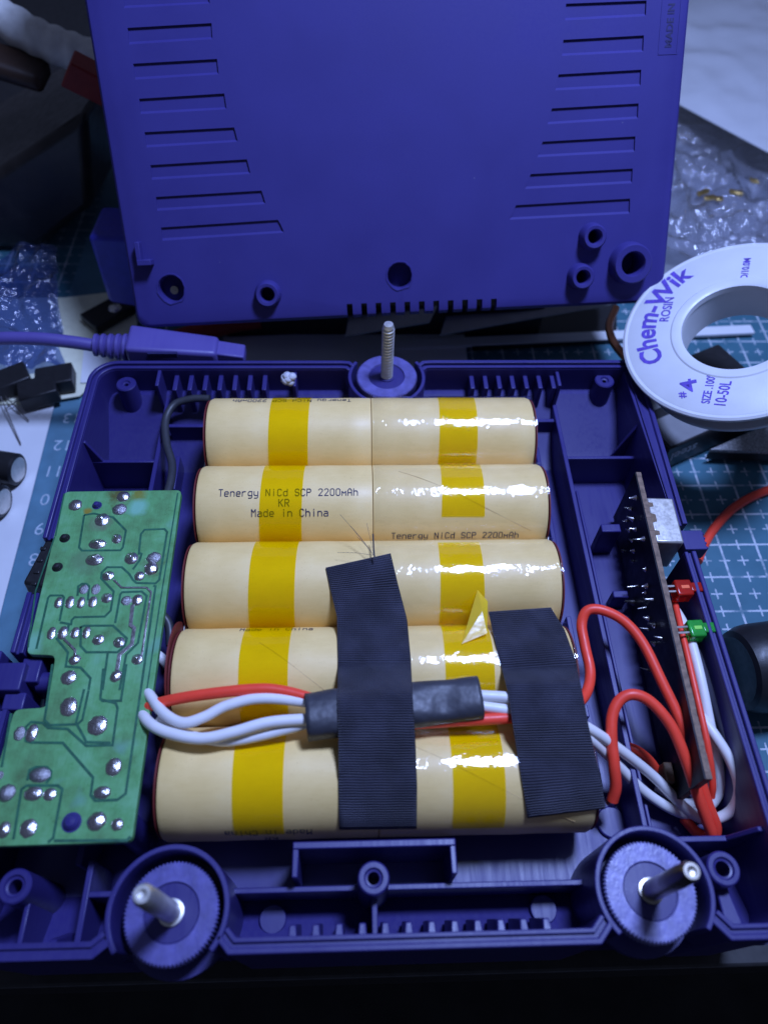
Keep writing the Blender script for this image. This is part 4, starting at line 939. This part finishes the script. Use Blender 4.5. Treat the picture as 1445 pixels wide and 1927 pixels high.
for px, py, r in HOLES:
    s, t = lidst(px, py); o = LP(s, t, 0)
    m = MB(); N = 40; vs = []
    for rr, d in ((r+.045, -.012), (r+.03, .022), (r+.0, .02), (r-.03, -.05), (r-.03, -.55), (.001, -.55)):
        for k in range(N):
            a = 2*math.pi*k/N; j = 1+(.10*noise.noise(V(math.cos(a)*3, math.sin(a)*3, r*9)) if d > -.02 else 0)
            vs.append(o+(LX*math.cos(a)+LZ*math.sin(a))*rr*j+LN*d)
    m.add(vs, [(q_*N+k, q_*N+(k+1) % N, (q_+1)*N+(k+1) % N, (q_+1)*N+k) for q_ in range(5) for k in range(N)]); m.build('screw_hole', M['purple_lid'], lid, smooth=50)
s, t = lidst(323, 548); MB().cyl(LP(s, t, -.42), LP(s, t, -.36), .12, n=16).build('brass_screw_head', M['brass'], lid)
s, t = lidst(257, 455); s2, t2 = lidst(290, 498)
m = MB().obox(LP(s+.07, (t+t2)/2, .14), (LX, LZ, LN), (.07, abs(t-t2)/2, .16)); m.obox(LP((s+s2)/2+.02, t2+.08, .18), (LX, LZ, LN), (abs(s2-s)/2, .08, .20)); m.build('hook', M['purple_lid'], lid, bev=.02)
# raised moulded lettering panel, reading upwards
s0, t0 = lidst(1256, 90); th_ = .30
text_mesh('MADE IN CHINA', .25, lambda x, y: LP(s0+.09-y, t0+x*1.02, .008), bold=.006).build('moulded_text', M['moulded'], lid)
sa_, ta_ = lidst(1237, 102); sb_, tb_ = lidst(1274, 98)
fr = MB(); hgt = text_w('MADE IN CHINA', .25)+.4
for (a, b, c, d) in ((sa_, sb_, ta_-.02, ta_+.01), (sa_, sa_+.03, ta_, ta_+hgt), (sb_-.03, sb_, ta_, ta_+hgt)):
    fr.hexa([LP(a, c, -.01), LP(b, c, -.01), LP(b, d, -.01), LP(a, d, -.01), LP(a, c, .012), LP(b, c, .012), LP(b, d, .012), LP(a, d, .012)])
fr.build('lettering_border', M['purple_lid'], lid)

# ------------------------------------------------------------------ spool of desoldering braid
SN = V(-.467, -.101, 1).normalized(); SC = V(10.11, 2.21, 1.6)
SU = V(1, 0, 0); SU = (SU-SN*SU.dot(SN)).normalized(); SV = SN.cross(SU)
def SPX(px, py): p = PL(px, py, SC, SN)-SC; return p.dot(SU), p.dot(SV)
ex = [SPX(1178, 640)]; OR = 3.03; IR = 1.43
sp = empty('braid_spool', SC-SN*1.6, 'white plastic spool of desoldering braid with purple lettering', 'spool')
def slathe(prof, nm, mat, n=96): MB().lathe(SC, SN, prof, n).build(nm, mat, sp, smooth=32)
slathe([(IR+.02, -.16), (OR-.05, -.16), (OR, -.12), (OR, -.04), (OR-.06, 0), (OR-.14, -.012), (OR-.16, 0), (IR+.30, .0), (IR+.26, .03), (IR+.08, .04), (IR, .0), (IR-.02, -.16)], 'top_flange', M['white_plastic'])
slathe([(IR, -.0), (IR-.02, -1.25), (IR+.12, -1.25), (IR+.12, -.05)], 'hub_tube', M['white_plastic'])
slathe([(IR+.02, -1.12), (2.62, -1.12), (2.64, -1.16), (2.62, -1.25), (IR, -1.25)], 'bottom_flange', M['white_plastic'])
slathe([(IR+.13, -.2), (2.1, -.25), (2.15, -.6), (2.1, -1.05), (IR+.13, -1.1)], 'wound_braid', M['copper'])
def SPt(u, v, d=.006): return SC+SU*u+SV*v+SN*d
def arc_text(s, size, px, py, px2, py2, nm, rshift=0):
    """lettering round the flange from pixel start to pixel end, baseline towards the hub"""
    a, b = SPX(px, py), SPX(px2, py2); r0 = math.hypot(*a)+rshift; r1 = math.hypot(*b)+rshift; t0 = math.atan2(a[1], a[0]); t1 = math.atan2(b[1], b[0])
    if t1 > t0: t1 -= 2*math.pi
    wd = text_w(s, size)
    def fn(x, y):
        f = x/wd; t = t0+(t1-t0)*f; r = r0+(r1-r0)*f+y; return SPt(r*math.cos(t), r*math.sin(t))
    text_mesh(s, size, fn, bold=.022).build(nm, M['blue_ink'], sp)
def line_text(s, size, px, py, px2, py2, nm, hscale=1.0):
    a, b = Vector(SPX(px, py)), Vector(SPX(px2, py2)); d = (b-a); wd = text_w(s, size); k = d.length/wd; d.normalize(); n_ = Vector((-d.y, d.x))
    text_mesh(s, size, lambda x, y: SPt(*(a+d*x*k+n_*y*hscale)), bold=.008).build(nm, M['blue_ink'], sp)
def ctr(s0, s1): return s0
# lettering: large name on the rim, small lines nearer the hub
arc_text('Chem-Wik', .78, 1250, 676, 1302, 520, 'rim_lettering')
line_text('ROSIN', .36, 1256, 606, 1268, 560, 'small_lettering')
line_text('#', .26, 1290, 748, 1288, 737, 'number_lettering'); line_text('4', .60, 1313, 735, 1308, 711, 'number_lettering')
line_text('SIZE .100"', .30, 1334, 760, 1346, 706, 'small_lettering'); line_text('10-50L', .40, 1363, 767, 1376, 718, 'number_lettering')
line_text('SD/10.0M', .26, 1404, 530, 1412, 486, 'small_lettering')

# ------------------------------------------------------------------ things round the casing
def sheet(px, name, mat, label, cat, th=.03, group=None, kind=None):
    P = [Z(*p) for p in px]; m = MB(); n = len(P)
    m.prism([p-V(0, 0, th) for p in P], (0, 0, th)); o = m.build(name, M[mat], smooth=20); return tag(o, label, cat, group, kind)
sheet([(-300, 720, -3.50), (118, 700, -3.50), (60, 930, -3.50), (10, 1120, -3.50), (-60, 1400, -3.50), (-300, 1400, -3.50)], 'paper_sheet', 'paper', 'white paper sheet beside the scale of the cutting mat', 'paper')
sheet([(-120, 560, -3.42), (120, 560, -3.42), (250, 545, -3.42), (262, 640, -3.42), (215, 690, -3.42), (150, 745, -3.42), (60, 760, -3.42), (-120, 760, -3.42)], 'paper_sheet', 'cream_paper', 'cream paper sheet under the purple cable', 'paper')
sheet([(420, 634, -3.46), (872, 618, -3.46), (882, 700, -3.46), (420, 712, -3.46)], 'paper_sheet', 'paper', 'white paper sheet behind the rear bolt', 'paper')
sheet([(160, 640, -3.36), (300, 640, -3.36), (300, 720, -3.36), (152, 720, -3.36)], 'paper_slip', 'paper', 'small white paper slip at the casing corner below the cable plug', 'paper')
a, b, c, d = Z(740, 656, -3.35), Z(1180, 632, -3.35), Z(1420, 626, -3.35), Z(740, 646, -3.35)
m = MB(); dd = (c-a).normalized(); nn = V(-dd.y, dd.x, 0); m.hexa([a-V(0, 0, .12), c-V(0, 0, .12), c+nn*.45-V(0, 0, .12), a+nn*.45-V(0, 0, .12), a, c, c+nn*.45, a+nn*.45]); o = m.build('ruler', M['paper'], bev=.02); tag(o, 'thin white ruler lying behind the rear wall of the casing', 'ruler')
def slab(px4, zb, th, name, mat, label, cat):   # four pixel corners each at its own height
    P = [Z(px, py, z) for px, py, z in px4]; m = MB(); m.hexa([p-V(0, 0, th) for p in P]+P); o = m.build(name, M[mat], bev=.02); return tag(o, label, cat)
slab([(650, 632, -2.6), (808, 606, -2.2), (830, 560, -2.2), (660, 570, -2.6)], 0, .06, 'grey_card', 'grey_card', 'pale grey card slanting under the middle of the leaning casing', 'card')
slab([(828, 630, -2.7), (1150, 572, -2.0), (1150, 530, -2.0), (850, 560, -2.5)], 0, .06, 'grey_card', 'grey_card', 'long pale card slanting under the leaning casing near the spool', 'card')
P = [Z(330, 640, -3.2), Z(430, 610, -3.0), Z(490, 600, -2.9)]; o = MB().tube(spline(P), .35, 12).build('red_grip', M['red_plastic'], smooth=60); tag(o, 'dark red tool grip in shadow behind the casing', 'tool')
o = MB().box(-5.2, 6.4, 7.6, 12, MATZ, -2.2).build('black_box', M['mat_black'], bev=.1); tag(o, 'low black box in shadow that the grooved casing rests on', 'box')
# black charger brick, upper left
yb = Z(70, 470, -3.45).y
poly = [(-260, 480), (-260, 455), (0, 318), (160, 214), (174, 392), (70, 470), (0, 470)]
P = [Y(px, py, yb) for px, py in poly]; P[2] += V(0, 0, 0)
lo = min(p.z for p in P)
cb_ = empty('charger_brick', V(P[5].x-2, yb+3, MATZ), 'black plastic charger brick with a broad rounded edge, left of the leaning casing', 'charger')
m = MB(); m.prism([P[1], P[0], P[6], P[5], P[4], P[3], P[2]][::-1], (1.2, 7, .6)); m.build('brick_body', M['dark_box'], cb_, bev=.34, segs=5)  # wide bevel shaped to catch a highlight along the edge
o = Y(110, 160, yb+2); MB().cyl(o+V(-3.0, 2, -.6), o+V(-2.7, 2, -.2), .25, n=14).build('small_stud', M['mat_black'], cb_)
# black drum with white corrugated edge further back
Pth = [Y(-60, -10, 15.5), Y(0, 30, 15.3), Y(60, 66, 15.1), Y(110, 88, 15.0), Y(160, 105, 15.0), Y(240, 130, 15.0)]
sp_ = spline(Pth, 10); nn = len(sp_)
o = MB().tube(sp_, .62, 16, taper=lambda t: 1+.05*math.sin(t*nn*.9)).build('corrugated_hose', M['white_tube'], smooth=60); tag(o, 'grey white corrugated hose in the dark upper corner', 'hose')
P = [Y(-40, 92, 14.2), Y(85, 132, 14.2)]; m = MB().obox((P[0]+P[1])/2-V(0, 0, .2), ((P[1]-P[0]), (0, 1, 0), (0, 0, 1)), ((P[1]-P[0]).length/2, .8, .35)); o = m.build('brown_handle', M['dark_brown'], bev=.3, segs=4); tag(o, 'dark brown handle below the corrugated hose', 'handle')
c = Y(172, 150, 12.6); o = MB().obox(c, ((1, .3, -.75), (0, 1, .1), (.75, 0, 1)), (.75, .4, .45)).build('red_clip', M['red_plastic'], bev=.05); tag(o, 'dull red plastic clip peeking out beside the leaning casing', 'clip')
# blue box piece behind the lower left of the lid
yy = 7.4; P = [Y(px, py, yy) for px, py in ((165, 445), (262, 450), (290, 585), (205, 570))]
m = MB().prism([P[3], P[2], P[1], P[0]], (0, 2.0, -.2)); o = m.build('blue_box', M['purple_box'], bev=.15, segs=3); tag(o, 'bright blue plastic box half hidden by the leaning casing', 'box')
# purple cable and plug
pc = empty('cable_plug', Y(330, 690, 3.5), 'purple moulded plug with ribbed strain relief and cable behind the casing', 'plug')
YQ = 3.55
MB().tube(spline([Y(-80, 668, YQ), Y(-20, 640, YQ), (Y(60, 637, YQ)), Y(130, 643, YQ), Y(190, 652, YQ)], 8), .19, 16).build('cable', M['purple_soft'], pc, smooth=60)
A, B_ = Y(178, 649, YQ), Y(248, 655, YQ); dx = (B_-A)
pr2 = []
for k in range(5):
    h = dx.length*k/5; pr2 += [(.30+.02*k, h), (.33+.02*k, h+.02), (.33+.02*k, h+.10), (.28+.02*k, h+.12)]
MB().lathe(A, dx, pr2+[(.38, dx.length)], 28).build('strain_relief', M['purple_soft'], pc)
def quadend(p, hy, hz): return [p+V(0, -hy, -hz), p+V(0, hy, -hz), p+V(0, hy, hz), p+V(0, -hy, hz)]
m = MB(); a = quadend(Y(246, 654, YQ), .55, .46); b = quadend(Y(412, 660, YQ), .40, .24); m.hexa(a+b); m.build('plug_body', M['purple_soft'], pc, bev=.12, segs=4)
m = MB(); a = quadend(Y(408, 662, YQ), .3, .2); b = quadend(Y(462, 668, YQ), .28, .17); m.hexa(a+b); m.build('plug_tip', M['purple_soft'], pc, bev=.04)
p = Y(285, 666, YQ-.56); MB().box(p.x-.1, p.x+.75, p.y-.04, p.y+.06, p.z-.12, p.z+.04).build('plug_mark', M['moulded'], pc)
# electrolytic capacitors and black parts on the paper
def capacitor(p, q, r, label):
    e = empty('loose_capacitor', V(p.x, p.y, p.z-r), label, 'capacitor', 'loose parts on the white paper'); d = (q-p).normalized(); l = (q-p).length
    MB().lathe(p, d, [(.001, 0), (r-.06, 0), (r, .06), (r, l-.06), (r-.07, l), (r-.10, l+.0)], 28).build('capacitor_sleeve', M['mat_black'], e)
    MB().lathe(p, d, [(r-.11, l), (r-.13, l-.02), (.001, l-.03)], 28).build('aluminium_top', M['steel'], e)
    for s_ in (-.1, .1): MB().tube([p+V(0, s_, 0), p+V(0, s_, 0)-d*1.2], .03, 6).build('lead', M['steel'], e)
capacitor(Z(-40, 872, -3.0), Z(36, 884, -3.0), .50, 'black capacitor with shiny top on the white paper, far one of two'); capacitor(Z(-50, 935, -3.0), Z(8, 944, -3.0), .50, 'black capacitor with shiny top on the white paper, near one at the frame edge')
def package(px, py, rot, label, leads):
    c = Z(px, py, -3.1); e = empty('loose_transistor', c-V(0, 0, .35), label, 'transistor', 'loose parts on the white paper')
    u = V(math.cos(rot), math.sin(rot), .05).normalized(); v = V(-math.sin(rot), math.cos(rot), 0)
    MB().obox(c, (u, v, (0, 0, 1)), (.62, .45, .28)).build('package_body', M['mat_black'], e, bev=.05)
    for (ax, ay) in leads: MB().tube([c-u*.5, Z(ax, ay, -3.42)], .022, 6).build('lead', M['tin'], e)
package(22, 718, .5, 'black transistor with long leads, the one nearer the frame edge', [(55, 792), (40, 836)]); package(74, 738, .35, 'black transistor close to the cutting mat scale', [(10, 770), (0, 752)])
package(105, 715, .2, 'black part on the cream paper at the casing corner', [(130, 705)])
o = empty('loose_chip', Z(200, 590, -3.35), 'small dark chip with a bright solder spot on the cream paper', 'chip'); c = Z(205, 590, -3.2)
MB().obox(c, ((.7, .7, 0), (-.7, .7, 0), (0, 0, 1)), (.85, .5, .18)).build('chip_body', M['mat_black'], o, bev=.04); MB().lathe(c+V(.25, .1, .16), (0, 0, 1), [(.26, 0), (.2, .1), (.001, .16)], 14).build('solder_spot', M['solder'], o)
# crumpled bags
def bag(px, nu, nv, amp, fr, seed, name, mat, label):
    """px: four corner (px,py,z); a crumpled film between them"""
    C4 = [Z(*p) for p in px]
    def fn(u, v):
        p = (C4[0]*(1-u)+C4[1]*u)*(1-v)+(C4[3]*(1-u)+C4[2]*u)*v
        q = p*fr+V(seed, seed, seed); h = 0
        for o_ in range(3):
            w_ = noise.noise(q*(1.9**o_)); h += (1-abs(w_)*2.2)/(2.0**o_)
        return p+V(.25*noise.noise(q*1.3), .25*noise.noise(q*1.3+V(5, 5, 5)), amp*(h-.6))
    o = MB().grid(fn, nu, nv).build(name, M[mat], smooth=25, up=V(0, 0, 1)); return tag(o, label, 'bag')
bag([(1150, 480, -2.9), (1560, 500, -2.9), (1640, 150, -2.4), (1180, 90, -2.4)], 70, 60, .50, .42, 3.3, 'clear_bag', 'bag', 'crumpled clear plastic bag beside the leaning casing above the spool')
bag([(-140, 690, -3.1), (120, 690, -3.1), (110, 470, -2.6), (-140, 470, -2.6)], 40, 40, .45, .55, 8.1, 'blue_bag', 'bag_blue', 'bluish clear bag of parts above the purple cable')
sheet([(1180, 150, -1.5), (1275, 195, -1.5), (1470, 300, -1.5), (1700, 420, -1.5), (1700, -120, -1.5), (1180, -120, -1.5)], 'paper_sheet', 'paper', 'large white sheet lying on the clear bag, upper corner', 'paper')
M['thin_film'] = clear('thin_film', (.99, .99, 1.0), .10, 1.0, .6, .3, 1.6, (1, 1, 1), .02)
bag([(1180, 330, -1.25), (1640, 330, -1.25), (1640, -80, -1.2), (1180, -80, -1.2)], 50, 50, .10, .35, 1.3, 'film_wrapper', 'thin_film', 'thin clear wrapper with sharp glints over the large white sheet')
gold = plain('gold_pins', (.85, .58, .20), .28, 1, .2, 8); M['gold'] = gold
for k, (px, py, l) in enumerate([(1322, 362, .5), (1335, 372, .4), (1352, 374, .25), (1384, 362, .45), (1418, 340, .3)]):
    c = Z(px, py, -2.35); o = MB().obox(c, ((1, .4-.3*k, .1), (0, 1, 0), (0, 0, 1)), (l*.55, .12, .06)).build('gold_contact', M['gold'], bev=.02)
    tag(o, 'gold contact strip inside the clear bag, '+('leftmost', 'second from the casing', 'smallest, in the middle', 'brightest, toward the frame edge', 'highest, at the frame edge')[k], 'contact', 'gold contacts in the clear bag')
sheet([(1180, 560, -3.3), (1560, 560, -3.3), (1620, 120, -3.3), (1180, 120, -3.3)], 'grey_card', 'bag_tone_card', 'slate grey card added under the clear bag to stand for its reflections', 'card', .1)  # added card, its grey stands for reflections in the bag
sheet([(890, 655, -3.4), (1160, 640, -3.4), (1160, 570, -3.4), (860, 575, -3.4)], 'shade_sheet', 'mat_black', 'flat black sheet added to deepen the shade between the casing and the ruler', 'shade sheet', .12)  # added dark sheet, stands for shade on the mat
# copper braid tail from the spool
o = MB().tube(spline([Z(1158, 580, -1.2), Z(1146, 612, -1.1), Z(1152, 640, -.9), Z(1172, 668, -.8), Z(1195, 690, -.7)], 8), .13, 10).build('copper_braid', M['copper'], smooth=60); tag(o, 'copper braid tail curling from the white spool', 'braid')
# black case with lettered side under the spool
A, B_ = Z(1258, 846, -2.35), Z(1470, 752, -2.35); d = (B_-A).normalized(); n_ = V(-d.y, d.x, 0)
kc = empty('lettered_case', A.lerp(B_, .4)+V(0, 0, -1.2), 'black case with a grey label and lettered side below the spool', 'case')
ln = (B_-A).length
m = MB().hexa([A-V(0, 0, 1.2), B_-V(0, 0, 1.2), B_+n_*3-V(0, 0, 1.2), A+n_*3-V(0, 0, 1.2), A, B_, B_+n_*3, A+n_*3]); m.build('case_body', M['mat_black'], kc, bev=.06)
m = MB(); P = [A+d*.12+n_*.06, A+d*1.75+n_*.06, A+d*1.75+n_*1.15, A+d*.12+n_*1.15]; m.prism([p+V(0, 0, .004) for p in P], (0, 0, .02)); m.build('grey_panel', M['grey_label'], kc, bev=.008)
m = MB(); P = [A+d*.0+n_*1.5, A+d*2.6+n_*1.5, A+d*2.6+n_*2.9, A+d*.0+n_*2.9]; m.prism([p+V(0, 0, .004) for p in P], (0, 0, .02)); m.build('grey_panel', M['grey_label'], kc, bev=.008)
wd = text_w('steel', .52)
text_mesh('steel', .52, lambda x, y: A+d*(.30+(wd-x)*1.1+y*.2)-V(0, 0, .36+y*1.15)-n_*.008, bold=.012).build('side_lettering', M['white_ink'], kc)
# grey abrasive block and black round part on the mat
P = [Z(1335, 846, -2.9), Z(1520, 852, -2.9), Z(1560, 770, -2.9), Z(1440, 800, -2.9)]
ab = empty('abrasive_block', P[0]+V(1, 0, -.6), 'silver grey gritty abrasive block beside the lettered case', 'abrasive block')
MB().prism([p-V(0, 0, .5) for p in P], (0, 0, .38)).build('dark_backing', M['mat_black'], ab, bev=.03); MB().prism([p-V(0, 0, .118) for p in P], (0, 0, .12)).build('grit_face', M['sandpaper'], ab)
c0 = Z(1384, 1262, -2.45); ax = V(1, .12, .0).normalized()
kn = empty('round_canister', V(c0.x+1.5, c0.y, MATZ), 'black round plastic canister lying on the mat beside the casing', 'canister')
MB().lathe(c0, ax, [(.001, .10), (.75, .08), (.86, .0), (1.00, .06), (1.10, .30), (1.13, .5), (1.14, 4.0), (.001, 4.0)], 64).build('canister_body', M['mat_black'], kn, smooth=40)
